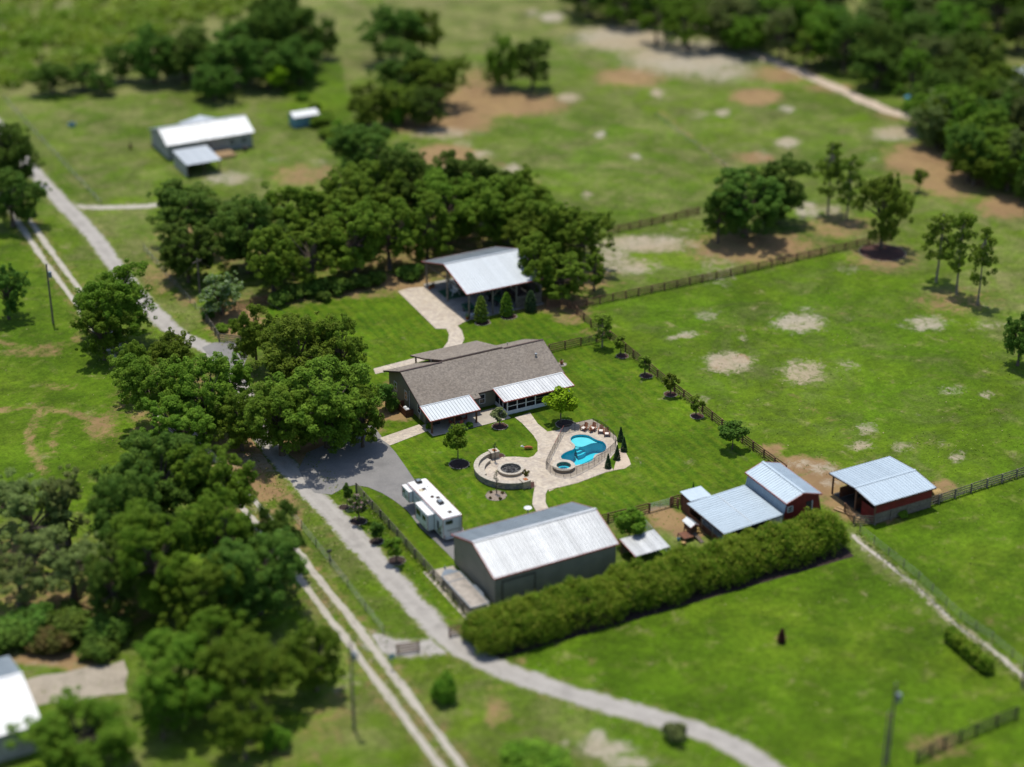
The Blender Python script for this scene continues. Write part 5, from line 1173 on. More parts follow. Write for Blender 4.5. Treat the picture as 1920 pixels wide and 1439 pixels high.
def barn_contents():
    # white A-frame swing
    t = thing('garden_swing', 'white timber swing bench on the green mat under the pole barn', 'swing', (15.0, 47.9, .1))
    for y in (46.9, 48.9):
        MB().bar((14.3, y, .1), (15.0, y, 2.2), .09, .09).bar((15.7, y, .1), (15.0, y, 2.2), .09, .09).bar((14.55, y, .9), (15.45, y, .9), .07, .07).build('a_frame', M['white'], t)
    MB().bar((15, 46.8, 2.2), (15, 49.0, 2.2), .1, .12).build('top_beam', M['white'], t)
    for i in range(4): MB().box(14.7+i*.14, 14.82+i*.14, 47.1, 48.7, .55, .58).build('seat_slat', M['white'], t)
    for i in range(4): MB().box(15.3+i*.02, 15.33+i*.02, 47.1, 48.7, .65+i*.15, .77+i*.15).build('back_slat', M['white'], t)
    # green tractor
    t = thing('green_tractor', 'green utility tractor parked under the pole barn roof', 'tractor', (19.5, 41.5, .09)); x, y = 19.5, 41.5
    MB().box(x-.45, x+.45, y-1.6, y+.4, .7, 1.45).build('bonnet', M['green'], t, bevel=.08); MB().box(x-.6, x+.6, y+.4, y+1.6, .75, 1.15).build('platform', M['green'], t, bevel=.04)
    for sx in (-1, 1):
        wheel(t, (x+sx*.85, y+1.1, .75), (1, 0, 0), .7, .42); wheel(t, (x+sx*.65, y-1.2, .5), (1, 0, 0), .42, .28)
        MB().box(x+sx*.85-.28, x+sx*.85+.28, y+.4, y+1.8, 1.46, 1.52).build('mudguard', M['green'], t)
    MB().box(x-.28, x+.28, y+.9, y+1.4, 1.2, 1.32).box(x-.28, x+.28, y+1.32, y+1.42, 1.32, 1.75).build('seat', M['black'], t)
    for sx in (-.55, .55): MB().bar((x+sx, y+1.65, 1.1), (x+sx, y+1.65, 2.5), .07, .07).build('roll_bar', M['black'], t)
    MB().bar((x-.55, y+1.65, 2.5), (x+.55, y+1.65, 2.5), .07, .07).build('roll_bar', M['black'], t); MB().tube([(x, y+.3, 1.4), (x, y+.6, 1.65)], .03, 6).ring(x, y+.62, .17, .21, 1.64, 1.68, n=14).build('steering_wheel', M['black'], t)
    # dark green cart near the corner post
    t = thing('garden_cart', 'dark green tipping garden cart beside the courtyard edge', 'cart', (13.8, 40.2, .09)); x, y = 14.1, 40.6; t.location = (x, y, .09); ORG[t.name] = Vector((x, y, .09))
    MB().add([(x-.6, y-.9, .55), (x+.6, y-.9, .55), (x+.6, y+.9, .55), (x-.6, y+.9, .55), (x-.75, y-1.1, 1.05), (x+.75, y-1.1, 1.05), (x+.75, y+1.1, 1.05), (x-.75, y+1.1, 1.05)], [(0,3,2,1),(0,1,5,4),(1,2,6,5),(2,3,7,6),(3,0,4,7)]).build('tray', M['green'], t)
    for sx in (-.7, .7): wheel(t, (x+sx, y+.3, .35), (1, 0, 0), .26, .14)
    MB().bar((x, y-.9, .5), (x-.1, y-1.9, .7), .06, .06).build('draw_bar', M['black'], t)
    # dark pick-up at the back
    t = thing('parked_pickup', 'dark pick-up truck in the shade at the far end of the pole barn', 'pickup truck', (23.2, 42.5, .09)); x, y = 23.2, 42.5
    pr = [(-2.7, .45), (2.7, .45), (2.75, 1.0), (1.5, 1.1), (.9, 1.75), (-.6, 1.8), (-.9, 1.15), (-2.7, 1.1)]
    n = len(pr); bd = MB().add([(x-.95, y+a, z) for a, z in pr]+[(x+.95, y+a, z) for a, z in pr], [tuple(range(n)), tuple(range(2*n-1, n-1, -1))]+[(i, i+n, (i+1) % n+n, (i+1) % n) for i in range(n)]).build('body', M['fascia'], t, bevel=.06)
    for sx in (-1, 1):
        MB().box(x+sx*.96-.01, x+sx*.96+.01, y-.5, y+.8, 1.2, 1.65).build('side_window', M['glass'], bd)
        for yy in (-1.75, 1.7): wheel(t, (x+sx*.82, y+yy, .44), (1, 0, 0), .36, .24)
    MB().add([(x-.8, y+1.47, 1.14), (x+.8, y+1.47, 1.14), (x+.75, y+.95, 1.7), (x-.75, y+.95, 1.7)], [(0, 1, 2, 3)]).build('windscreen', M['glass'], bd)
    for sx in (-.7, .7): MB().box(x+sx-.12, x+sx+.12, y-2.74, y-2.69, .75, .95).build('tail_light', M['trimred'], bd)
    t = thing('white_cooler', 'white plastic cooler box at the pole barn corner', 'cooler', (13.6, 38.5, .09)); MB().box(13.3, 13.9, 38.2, 38.6, .09, .48).build('box', M['white'], t, bevel=.03); MB().box(13.28, 13.92, 38.18, 38.62, .485, .56).build('lid', M['white'], t, bevel=.02)
barn_contents()

def utility_pole(px, py, topy, label, tr=True, arm=False):
    x, y = Wp(px, py); h = 6.0
    while Pj(x, y, h)[1] > topy: h += .1
    t = thing('utility_pole', label, 'utility pole', (x, y, 0))
    MB().tube([(x, y, 0), (x, y, h)], [.17, .11], 10).build('pole', M['pole'], t)
    if tr:
        MB().tube([(x+.35, y-.2, h-2.1), (x+.35, y-.2, h-1.2)], .26, 12).build('transformer', M['trailer'], t); MB().bar((x, y, h-1.5), (x+.3, y-.17, h-1.5), .06, .06).build('bracket', M['steel'], t)
    if arm: MB().bar((x-.9, y-.4, h-.3), (x+.9, y+.4, h-.3), .1, .12).build('cross_arm', M['pole'], t)
    for k in (-.08, .08): MB().tube([(x+k, y, h-.02), (x+k, y, h+.18)], .035, 6).build('insulator', M['steel'], t)
    return (x, y, h)
u1 = utility_pole(100, 607, 497, 'utility pole with grey transformer beside the twin-rut track at the far left', True)
u2 = utility_pole(664, 1366, 1207, 'utility pole with transformer beside the twin-rut track near the bottom', True)
u3 = utility_pole(1664, 1432, 1283, 'utility pole with transformer in the lower right pasture', True)
u4 = utility_pole(1652, 1475, 1338, 'bare shorter pole beside the lower right utility pole', False)
u5 = utility_pole(375, 553, 488, 'bare wooden service pole behind the white blossoming tree', False, True)
u6 = utility_pole(1917, 1290, 1180, 'utility pole at the right edge of the pasture', True)
def wire(a, b, label, sag=.7):
    t = thing('overhead_wire', label, 'wire', a)
    pts = [Vector(a).lerp(Vector(b), k/12)-Vector((0, 0, sag*4*(k/12)*(1-k/12))) for k in range(13)]
    MB().tube(pts, .014, 5, cap=False).build('cable', M['black'], t)
wire(u5, (-8.3, 15.8, 5.0), 'service wire from the pole behind the blossoming tree to the house', .8)
wire(u5, (*Wp(300, 560, 4.5), 5.5), 'overhead wire from the service pole towards the lane', .5)

def small_misc():
    x, y = Wp(245, 280); t = thing('rusty_burn_barrel', 'rusty barrel standing alone in the far left field', 'barrel', (x, y, 0)); MB().lathe(x, y, [(.3, 0), (.3, .3), (.32, .33), (.3, .36), (.3, .9), (.27, .9), (.27, .5)], 14).build('drum', M['rust'], t); MB().tube([(x, y, .3), (x+.2, y, 2.2)], .05).tube([(x, y, .3), (x-.25, y+.1, 1.9)], .04).build('sticking_branch', M['bark'], t)
    x, y = Wp(135, 237); t = thing('blue_trough', 'round blue green water trough in the far left field', 'trough', (x, y, 0)); MB().lathe(x, y, [(.01, .05), (.75, .05), (.8, .6), (.74, .6), (.7, .12), (.01, .12)], 18).build('tub', M['teal'], t)
    x, y = Wp(525, 400); t = thing('blue_barrel', 'blue plastic barrel behind the row of oaks', 'barrel', (x, y, 0)); MB().lathe(x, y, [(.3, 0), (.34, .4), (.3, .9), (.01, .9)], 14).build('drum', M['blue'], t)
    x, y = Wp(618, 1050); t = thing('dark_mailbox', 'dark mailbox on a post between lane and twin-rut track', 'mailbox', (x, y, 0)); MB().box(x-.06, x+.06, y-.06, y+.06, 0, 1.1).build('post', M['pole'], t); MB().tube([(x-.3, y, 1.25), (x+.3, y, 1.25)], .18, 12).build('box', M['black'], t)
    x, y = Wp(735, 1255); t = thing('road_sign', 'small blue sign on a post by the gravel turnout', 'sign', (x, y, 0)); MB().tube([(x, y, 0), (x, y, 2.0)], .04).build('post', M['steel'], t); MB().box(x-.4, x+.4, y-.03, y+.0, 1.4, 2.0).build('plate', M['teal'], t)
    # boat-like blue thing by the wood
    x, y = Wp(1712, 190); t = thing('parked_boat', 'blue and white boat parked at the edge of the wood beside the sandy lane', 'boat', (x, y, 0))
    pr = [(-2.6, .9, .0), (-1.2, 1.1, .9), (2.2, 1.1, .9), (2.2, .7, .0)]
    MB().add([(x-2.8, y, 1.15), (x-1.2, y-1.0, 1.1), (x+2.3, y-1.0, 1.0), (x+2.3, y+1.0, 1.0), (x-1.2, y+1.0, 1.1), (x-2.2, y, .5), (x-1.0, y-.5, .4), (x+2.2, y-.6, .4), (x+2.2, y+.6, .4), (x-1.0, y+.5, .4)], [(0,5,6,1),(1,6,7,2),(2,7,8,3),(3,8,9,4),(4,9,5,0),(5,9,8,7,6),(0,1,2,3,4)]).build('hull', M['blue'], t)
    MB().box(x-.4, x+.9, y-.6, y+.6, 1.05, 1.7).build('console', M['white'], t); wheel(t, (x+.8, y-1.1, .3), (0, 1, 0), .3, .2)
    wheel(t, (x+.8, y+1.1, .3), (0, 1, 0), .3, .2)
    x, y = Wp(460, 283); t = thing('porch_planter', 'dark planter at the neighbour house deck corner', 'planter', (x, y, 0)); MB().lathe(x, y, [(.01, .05), (.4, .05), (.55, .8), (.48, .8), (.01, .7)], 12).build('tub', M['dark'], t)
    x, y = Wp(800, 1103); 
small_misc()
# ------------------------------------------------------------------ fences
def fence(label, pts, h=1.32, nr=4, sp=2.45, mat='wood', pw=.17, rw=.17, span=2, name='board_fence', group=None):
    t = thing(name, label, 'fence', (pts[0][0], pts[0][1], 0), 0, group)
    me = bpy.data.meshes.new('post'); b = MB().box(-pw/2, pw/2, -pw/2, pw/2, 0, h+.08); me.from_pydata(b.v, [], b.f); me.update(); me.materials.append(M[mat])
    mr = bpy.data.meshes.new('rail'); b = MB().box(0, 1, -.02, .02, -rw/2, rw/2); mr.from_pydata(b.v, [], b.f); mr.update(); mr.materials.append(M[mat])
    for a, b in zip(pts[:-1], pts[1:]):
        d = math.dist(a, b); n = max(1, round(d/sp)); an = math.atan2(b[1]-a[1], b[0]-a[0]); ux, uy = math.cos(an), math.sin(an)
        for k in range(n+1 if b is pts[-1] else n):
            q = d*k/n; inst('post', me, t, Matrix.Translation((a[0]+ux*q, a[1]+uy*q, rnd.uniform(-.04, .02))) @ Matrix.Rotation(an+rnd.uniform(-.05, .05), 4, 'Z'))
        k = 0
        while k < n:
            e = min(n, k+span); l = d*(e-k)/n
            for r in range(nr):
                z = .22+(h-.30)*r/max(1, nr-1)+rnd.uniform(-.02, .02)
                side = pw/2+.02
                Mx = Matrix.Translation((a[0]+ux*d*k/n-uy*side, a[1]+uy*d*k/n+ux*side, z)) @ Matrix.Rotation(an, 4, 'Z') @ Matrix.Rotation(rnd.uniform(-.006, .006), 4, 'Y') @ Matrix.Diagonal((l-.01, 1, 1, 1))
                inst('rail', mr, t, Mx)
            k = e
    return t
def wire_fence(label, pts, h=1.2, sp=3.2, strands=4, mat='woodgrey', group=None):
    t = thing('wire_fence', label, 'fence', (pts[0][0], pts[0][1], 0), 0, group)
    b = MB().tube([(0, 0, 0), (0, 0, h+.05)], .055, 7); me = bpy.data.meshes.new('post'); me.from_pydata(b.v, [], b.f); me.materials.append(M[mat])
    for a, b in zip(pts[:-1], pts[1:]):
        d = math.dist(a, b); n = max(1, round(d/sp))
        for k in range(n+1):
            inst('post', me, t, Matrix.Translation((a[0]+(b[0]-a[0])*k/n, a[1]+(b[1]-a[1])*k/n, 0)) @ Matrix.Rotation(rnd.uniform(-.04, .04), 4, 'X'))
        for s_ in range(strands): MB().bar((a[0], a[1], .25+s_*(h-.3)/(strands-1)), (b[0], b[1], .25+s_*(h-.3)/(strands-1)), .018, .018).build('wire', M['steel'], t)
def gate(label, a, b, h=1.25, mat='steel', bars=5, mesh=False, name='pipe_gate'):
    t = thing(name, label, 'gate', (a[0], a[1], 0)); a = Vector((*a, 0)); b = Vector((*b, 0)); z = Vector((0, 0, 1)); d = (b-a).normalized()*.06
    for k in range(bars): MB().tube([a+d+z*(.2+(h-.2)*k/(bars-1)), b-d+z*(.2+(h-.2)*k/(bars-1))], .03, 6).build('bar', M[mat], t)
    for q in (0, .5, 1): p = (a+d).lerp(b-d, q); MB().tube([p+z*.2, p+z*h], .03, 6).build('upright', M[mat], t)
    if mesh: MB().add([a+d+z*.2, b-d+z*.2, b-d+z*h, a+d+z*h], [(0, 1, 2, 3)]).build('wire_mesh', M['poolmesh'], t)
fence('brown board fence along the lawn side lined with young pines', [(28.7, 34.0), (28.2, 26.5), (28.6, 21.3), (27.75, 4.1), (27.45, -11), (27.6, -26.0)], span=2)
fence('long brown board fence from pole barn corner across pasture to big dark tree', [(29.2, 33.6), (41, 33.4), (53, 33.2), (64, 33.2), (72, 33.5), (82, 33.6), (92, 33.7)])
fence('short brown board fence between the house corner and black gate', [(18.0, 21.4), (23.5, 21.35)])
fence('short brown board fence between black gate and side fence corner', [(26.2, 21.3), (28.5, 21.3)])
gate('black wire gate between two short board fences behind the house', (23.65, 21.35), (26.1, 21.3), mat='black', mesh=True, name='wire_gate')
fence('board fence joining the pole barn to the side fence corner under the oak', [(25.9, 36.2), (28.7, 34.2)])
fence('grey brown board fence between the driveway lawn and the lane', [(-24.5, -4.0), (-24.6, -17), (-24.7, -27.5), (-24.9, -38.5)], mat='woodgrey')
fence('brown board fence from workshop corner to the silver gate', [(-4.2, -25.6), (.5, -25.9), (6.4, -26.15)])
gate('silver pipe gate in the board fence by the chicken run', (6.5, -26.15), (9.5, -26.15))
fence('short brown board fence between silver gate and tack shed', [(9.6, -26.15), (10.25, -26.9)])
fence('short brown board fence end beside the tack shed corner', [(9.65, -26.1), (11.2, -26.1)])
gate('silver pipe panel fencing the chicken run on the tree side', (4.2, -26.6), (3.6, -31.5), name='livestock_gate')
gate('silver pipe panel beside the low shelter roof', (3.6, -31.6), (3.0, -36.6), name='livestock_gate')
fence('brown board fence behind the open stable', [Wp(1600, 985), Wp(1640, 985), Wp(1700, 966), Wp(1760, 945), Wp(1850, 915), Wp(1960, 880)], mat='woodgrey')
fence('rusty board fence from the hedge end to the open stable', [Wp(1583, 962), Wp(1600, 985)])
fence('dark board fence in the lower right corner of the pasture', [Wp(1718, 1432), Wp(1770, 1405), Wp(1830, 1380), Wp(1906, 1348)], mat='wooddark', h=1.5)
wire_fence('wire fence along the worn path in the lower right pasture', [Wp(1612, 1000), Wp(1722, 1088), Wp(1800, 1162), Wp(1860, 1203), Wp(1975, 1300)])
fence('grey board fence at the lane bend below the white blossoming tree', [Wp(379, 592), Wp(396, 618), Wp(411, 641), Wp(452, 646)], mat='woodgrey')
fence('brown board fence in the shade behind the white blossoming tree', [Wp(382, 590), Wp(440, 582), Wp(500, 570)], mat='wood')
wire_fence('wire fence with wooden posts beside the grassy lane verge', [Wp(270, 470), Wp(320, 528), Wp(376, 590)], sp=2.6)
wire_fence('pale wire fence along the far left field and lane', [Wp(10, 190), Wp(60, 245), Wp(120, 310), Wp(190, 385)], sp=4)
fence('brown board fence across the middle pasture beyond the oaks', [Wp(1140, 440), Wp(1200, 428), Wp(1310, 402)], mat='wood')
fence('brown board fence end at the gravel turnout', [Wp(745, 1228), Wp(785, 1222)], mat='wood')
fence('short brown fence at the near end of the hedge', [Wp(843, 1195), Wp(872, 1190)], mat='wood')
wire_fence('wire fence between the lane and the twin-rut track', [Wp(540, 960), Wp(620, 1060), Wp(720, 1190)], sp=5)
wire_fence('faint wire fence across the upper pasture', [Wp(1230, 220), Wp(1290, 265), Wp(1380, 330)], sp=6)
# ------------------------------------------------------------------ vegetation
def leaf_quads(c, d, size, r, jitter=.6):
    """c: (n,3) positions, d: (n,3) outward directions"""
    n = len(c); nr = d*.75+np.array([0, 0, .75])+r.normal(0, jitter, (n, 3)); nr /= np.linalg.norm(nr, axis=1)[:, None]+1e-9
    a = np.cross(nr, r.normal(0, 1, (n, 3))); a /= np.linalg.norm(a, axis=1)[:, None]+1e-9; b = np.cross(nr, a)
    s = (size*r.uniform(.55, 1.3, n))[:, None]; e = r.uniform(.55, 1.0, n)[:, None]
    bend = nr*s*r.uniform(-.25, .15, n)[:, None]
    return np.stack([c-a*s, c-b*s*e+bend, c+a*s, c+b*s*e+bend], 1)
def clump_leaves(cs, rs, per, size, r, flat=.8, up=.25, jitter=.55):
    out = []
    for c, q in zip(cs, rs):
        n = int(per*(q/np.mean(rs))**1.6); d = r.normal(0, 1, (n, 3)); d[:, 2] += up; d /= np.linalg.norm(d, axis=1)[:, None]
        p = c+d*np.array([1, 1, flat])*(q*r.uniform(.72, 1.12, n))[:, None]
        out.append(leaf_quads(p, d, size, r, jitter))
    return np.concatenate(out)
def limb_mesh(name, trunk, tips, r0, mat, r):
    m = MB(); m.tube(trunk, [r0*(1.25 if i == 0 else 1-.16*i) for i in range(len(trunk))], 8)
    top = Vector(trunk[-1])
    for tip, rr in tips:
        tip = Vector(tip); k = r.uniform(.45, .95); st = Vector(trunk[-2]).lerp(top, k); mid = st.lerp(tip, .5)+Vector((0, 0, r.uniform(-.1, .3)))
        m.tube([st, mid, tip], [rr, rr*.65, rr*.22], 6)
    me = bpy.data.meshes.new(name); me.from_pydata(m.v, [], m.f); me.update(); me.materials.append(mat); return me
KIND = {}
def proto_oak(i, R=6.0, H=11.0, lobes=22, sub=17, per=112, leafs=.122, lowz=-.93):
    """main lobes on boughs, each lobe many small leaf clumps: an uneven outline with gaps"""
    r = np.random.default_rng(100+i); hc = H*.54; b = H*.46; cs = []; rs = []; lo = []
    ph = r.uniform(0, 6.28, 3); k = 0
    while len(lo) < lobes:
        k += 1; z = r.uniform(lowz, .95); a = k*2.39996+r.uniform(-.5, .5); q = math.sqrt(1-z*z); f = r.uniform(.50, .80)
        w_ = 1+.20*math.sin(2*a+ph[0])+.12*math.sin(3*a+ph[1])
        lo.append((np.array([math.cos(a)*q**.7*R*f*w_*.92, math.sin(a)*q**.7*R*f*w_*.92, hc+z*b*(.62+.28*f)]), R*r.uniform(.17, .44)))
    for c, lr in lo:
        for _ in range(sub):
            d = r.normal(0, 1, 3); d[2] += .25; d /= np.linalg.norm(d); e = r.uniform(.35, 1.25)
            cs.append(c+d*lr*e*np.array([1, 1, .72])); rs.append(R*r.uniform(.045, .12))
    cs = np.array(cs); rs = np.array(rs)
    q = clump_leaves(cs, rs, per, leafs, r, .75, .3, .5)
    cm = np_quads('crown', q, L['oak'])
    tips = [(c*np.array([.9, .9, 1]), .17) for c, _ in lo]+[(cs[k]*np.array([.92, .92, 1]), .08) for k in r.choice(len(cs), 14, replace=False)]
    tm = limb_mesh('trunk', [(0, 0, -.1), (.1, .05, H*.12), (-.1, .1, H*.26), (.05, .0, H*.45)], tips, .42, M['bark'], r)
    return cm, tm, R, H, .54, b
def proto_pine(i, R=3.2, H=13.0):
    r = np.random.default_rng(300+i); cs = []; rs = []
    for k in range(50):
        h = r.uniform(.34, .99); wd = R*(1.0-((h-.55)/.5)**2*.75)*r.uniform(.25, .95); a = r.uniform(0, 6.28)
        cs.append([wd*math.cos(a), wd*math.sin(a), H*h-.5]); rs.append(r.uniform(.38, .85))
    cs = np.array(cs); rs = np.array(rs); cm = np_quads('crown', clump_leaves(cs, rs, 95, .17, r, .7, .2, .9), L['pine'])
    tm = limb_mesh('trunk', [(0, 0, -.1), (.05, .1, H*.3), (-.05, .15, H*.6), (0, .1, H*.93)], [(c, .05) for c in cs[::2]], .2, M['barkpale'], r)
    return cm, tm, R, H, .70, H*.3
def proto_round(i, R=2.2, H=5.2, leafs=.17, nc=30, per=120, low=.28):
    r = np.random.default_rng(500+i); cs = []; rs = []; hc = H*(.5+low/2); b = H*(1-low)/2
    while len(cs) < nc:
        d = r.normal(0, 1, 3); d /= np.linalg.norm(d); f = r.uniform(.35, .82); tp = 1-.35*max(0, d[2])
        cs.append([d[0]*R*f*tp, d[1]*R*f*tp, hc+d[2]*b*f]); rs.append(r.uniform(.2, .32)*R)
    cs = np.array(cs); rs = np.array(rs); cm = np_quads('crown', clump_leaves(cs, rs, per, leafs, r, 1, .2, .7), L['mid'])
    tm = limb_mesh('trunk', [(0, 0, -.05), (.02, .02, H*.2), (-.03, .03, H*.42), (0, 0, H*.7)], [(c, .04) for c in cs[::3]], .09, M['bark'], r)
    return cm, tm, R, H, .5+low/2, b
def proto_bush(i, R=1.6, H=2.0, leafs=.17, nc=22, per=130):
    r = np.random.default_rng(700+i); cs = []; rs = []
    while len(cs) < nc:
        d = r.normal(0, 1, 3); d /= np.linalg.norm(d)
        if d[2] < -.2: continue
        f = r.uniform(.3, .75); cs.append([d[0]*R*f, d[1]*R*f, H*.36+d[2]*H*.5*f]); rs.append(r.uniform(.25, .42)*R)
    cs = np.array(cs); rs = np.array(rs); q = clump_leaves(cs, rs, per, leafs, r, .9, .3, .6); q[:, :, 2] = np.maximum(q[:, :, 2], .0)
    tm = limb_mesh('stem', [(0, 0, -.05), (.03, 0, .2), (-.03, .03, .4), (0, 0, .7)], [(c, .03) for c in cs[::3]], .06, M['bark'], r)
    return np_quads('crown', q, L['mid']), tm, R, H, .42, H*.5
def proto_cone(i, R=.75, H=3.0, per=1700, leafs=.11, round_=False):
    r = np.random.default_rng(900+i); n = per; h = r.uniform(.02, 1, n)**.9; a = r.uniform(0, 6.28, n)
    pr = np.sqrt(np.clip(1-h, 0, 1))*np.clip(.55+h*2.5, 0, 1) if round_ else (1-h)*.92+.05
    k = pr*R*r.uniform(.72, 1.08, n)*(1+.14*np.sin(a*5+h*40)); c = np.stack([np.cos(a)*k, np.sin(a)*k, h*H], 1)
    d = np.stack([np.cos(a), np.sin(a), np.full(n, .5)], 1); q = leaf_quads(c, d, leafs, r, .6); q[:, :, 2] = np.maximum(q[:, :, 2], .0)
    tm = limb_mesh('trunk', [(0, 0, -.05), (0, 0, H*.2), (0, 0, H*.5), (0, 0, H*.85)], [], .06, M['bark'], r)
    return np_quads('crown', q, L['conif']), tm, R, H, .45, H*.5
KIND['oak'] = [proto_oak(i) for i in range(6)]
KIND['lush'] = [proto_oak(20+i, lobes=28, sub=18, per=108) for i in range(4)]
KIND['sparse'] = [proto_oak(40+i, R=5.0, H=10, lobes=15, sub=14, per=95, leafs=.115, lowz=-.7) for i in range(3)]
KIND['pine'] = [proto_pine(i) for i in range(4)]
KIND['round'] = [proto_round(i) for i in range(3)]
KIND['young'] = [proto_round(10+i, 1.1, 3.4, .13, 16, 80, .25) for i in range(3)]
KIND['sapling'] = [proto_round(20+i, .7, 3.6, .075, 9, 22, .3) for i in range(3)]
KIND['bush'] = [proto_bush(i) for i in range(4)]
KIND['cone'] = [proto_cone(i) for i in range(2)]
KIND['arbor'] = [proto_cone(5+i, .95, 4.0, 2600, .13, True) for i in range(2)]
CNT = {}
NAMES = {'oak': 'oak_tree', 'lush': 'oak_tree', 'sparse': 'oak_tree', 'pine': 'pine_tree', 'round': 'garden_tree', 'young': 'young_tree', 'sapling': 'sapling', 'bush': 'shrub', 'cone': 'cypress_tree', 'arbor': 'arborvitae_tree'}
def plant(kind, x, y, r, h, label, mat=None, group=None, name=None, cat=None):
    CNT[kind] = CNT.get(kind, -1)+1; cm, tm, R, H, hf, b = KIND[kind][CNT[kind] % len(KIND[kind])]
    t = thing(name or NAMES[kind], label, cat or ('shrub' if kind == 'bush' else 'tree'), (x, y, 0), rnd.uniform(0, 6.28), group)
    t.scale = (r/R, r/R, h/H)
    for nm, me in (('crown', cm), ('stem' if kind == 'bush' else 'trunk', tm)):
        o = bpy.data.objects.new(nm, me); COL.objects.link(o); o.parent = t
        if nm == 'crown' and mat:
            o.material_slots[0].link = 'OBJECT'; o.material_slots[0].material = L[mat]
    return t
def tree(kind, cx, cy, hw, h, label, mat=None, group=None, name=None, cat=None):
    """cx,cy: where the middle of the crown shows, hw: half its width there, h: height in metres"""
    hf = KIND[kind][0][4]; x, y = Wp(cx, cy, h*hf); s = FPX/Pj(x, y, h*hf)[2]
    return plant(kind, x, y, hw/s*{'round': 1.22, 'young': 1.25, 'pine': 1.05}.get(kind, 1.05), h, label, mat, group, name, cat)
T = tree
def TB(kind, bx, by, topy, hw, label, mat=None, group=None):
    """a tree whose foot shows: bx,by the foot, topy the tip"""
    x, y = Wp(bx, by); h = 2.0
    while Pj(x, y, h)[1] > topy: h += .1
    return plant(kind, x, y, hw/(FPX/Pj(x, y, h*.6)[2])*(1.0 if kind == 'pine' else 1.0), h, label, mat, group)
# --- the big oaks between the lane and the house
T('lush', 612, 752, 106, 13, 'biggest live oak overhanging the asphalt driveway beside the house')
T('lush', 560, 655, 88, 12.0, 'live oak with broad crown beside the front lawn, behind the driveway oak')
T('oak', 640, 655, 55, 10.5, 'live oak whose crown reaches the back walk by the house roof')
T('oak', 478, 628, 46, 10, 'smaller live oak beside the board fence at the lane bend')
T('lush', 525, 780, 80, 11, 'live oak left of the biggest driveway oak, over the lane')
T('oak', 678, 782, 46, 8.5, 'drooping live oak branch crown nearest the house gable')
T('round', 722, 735, 18, 4.5, 'leafy small tree close against the house gable wall', 'oakdark')
T('bush', 735, 760, 14, 2.2, 'low shrub beside the timber crate at the gable', 'oakdark')
gl = 'trees on the strip between lane and twin-rut track'
T('lush', 208, 560, 80, 13, 'isolated oak standing over the twin-rut track at the left', 'mid')
T('oak', 190, 622, 50, 8.5, 'lower crown beside the isolated oak over the twin-rut track', 'mid')
for i, (a, b, c, h, lb) in enumerate([(322,672,48,9,'oak beside the lane bend, farthest tree of the strip next to the twin-rut track'),(285,735,78,12,'broad oak over the twin-rut track at the left side of the strip'),(385,742,72,12,'broad oak in the middle of the strip between lane and twin-rut track'),(432,712,44,8,'smaller oak of the strip close to the lane apron'),(450,785,52,9,'oak of the strip touching the driveway oaks'),(340,800,70,9,'nearest low oak of the strip between lane and twin-rut track'),(250,690,40,9,'small oak at the field edge of the strip beside the twin-rut track')]):
    T('oak', a, b, c, h, lb, None, gl)
gl = 'woodland left of the twin-rut track'
for i, (k, a, b, c, h, lb) in enumerate([('lush',300,895,100,13,'big dark tree at the far tip of the wood beside the green field'),('oak',400,905,80,12,'bright green tree at the far tip of the wood beside the lane'),('lush',235,965,80,13,'tall dark tree between the green field and grey green trees'),('lush',290,1040,95,14,'tallest bright green tree in the middle of the left wood'),('lush',480,1060,100,12,'broad dark tree of the left wood nearest the twin-rut track'),('oak',420,1000,75,12,'bright green tree behind the broad dark one by the twin-rut track'),('oak',525,1005,50,10,'small dark tree at the track edge of the left wood'),('oak',380,1120,80,10,'low bright tree at the near edge of the left wood'),('oak',210,1090,60,10,'dark tree above the brownish scrub in the left wood')]):
    T(k, a, b, c, h, lb, 'mid' if i % 2 else 'oakdark', gl)
gl = 'grey green trees at the left edge'
for a, b, c, h, lb in [(55,970,85,10,'large'),(130,1050,85,10,'near right'),(30,1070,70,9,'lowest'),(120,950,60,10,'far right'),(-20,930,60,10,'farthest')]:
    T('sparse', a, b, c, h, '%s grey green open crowned tree at the left edge of the wood' % lb, 'grey', gl)
gl = 'low scrub by the lower left drive'
for a, b, c, h in [(50,1170,55,3.5),(130,1165,55,3.5),(200,1180,45,3.5),(95,1205,45,2.5),(180,1215,35,2.5),(20,1195,40,3)]:
    T('bush', a, b, c, h, 'low shrub of the thicket above the concrete drive at the lower left', 'bronze' if a % 2 else 'oakdark', gl)
gl = 'trees beside the white roof house'
for i, (k, a, b, c, h, lb) in enumerate([('oak',330,1265,95,10,'broad mid green tree at the end of the concrete drive'),('oak',470,1255,95,10,'broad mid green tree between concrete drive and twin-rut track'),('oak',590,1232,58,8,'smaller mid green tree right beside the twin-rut track near the utility pole'),('oak',455,1360,62,8,'nearest mid green tree over the bare shaded ground at the bottom'),('oak',400,1205,70,9,'mid green tree just behind the pair by the concrete drive'),('oak',300,1330,50,7,'small mid green tree next to the broad tree of the white roof house')]):
    T(k, a, b, c, h, lb, 'mid', gl)
T('lush', 150, 1378, 105, 8, 'broad bright green tree in front of the white roof house at the bottom', 'mid')
T('bush', 518, 1385, 28, 3, 'lone bright shrub on the bare shaded ground near the bottom', 'mid')
T('bush', 1000, 1425, 70, 3, 'dark broad shrub at the bottom edge below the gravel road', 'mid')
T('bush', 832, 1292, 24, 3.6, 'upright green shrub between twin-rut track and gravel road', 'mid')
T('bush', 1265, 1375, 24, 2.4, 'small grey green shrub beside the gravel road near the bottom', 'silver')
T('lush', 12, 285, 62, 13, 'dark oak at the left edge beside the lane, far one', 'oakdark')
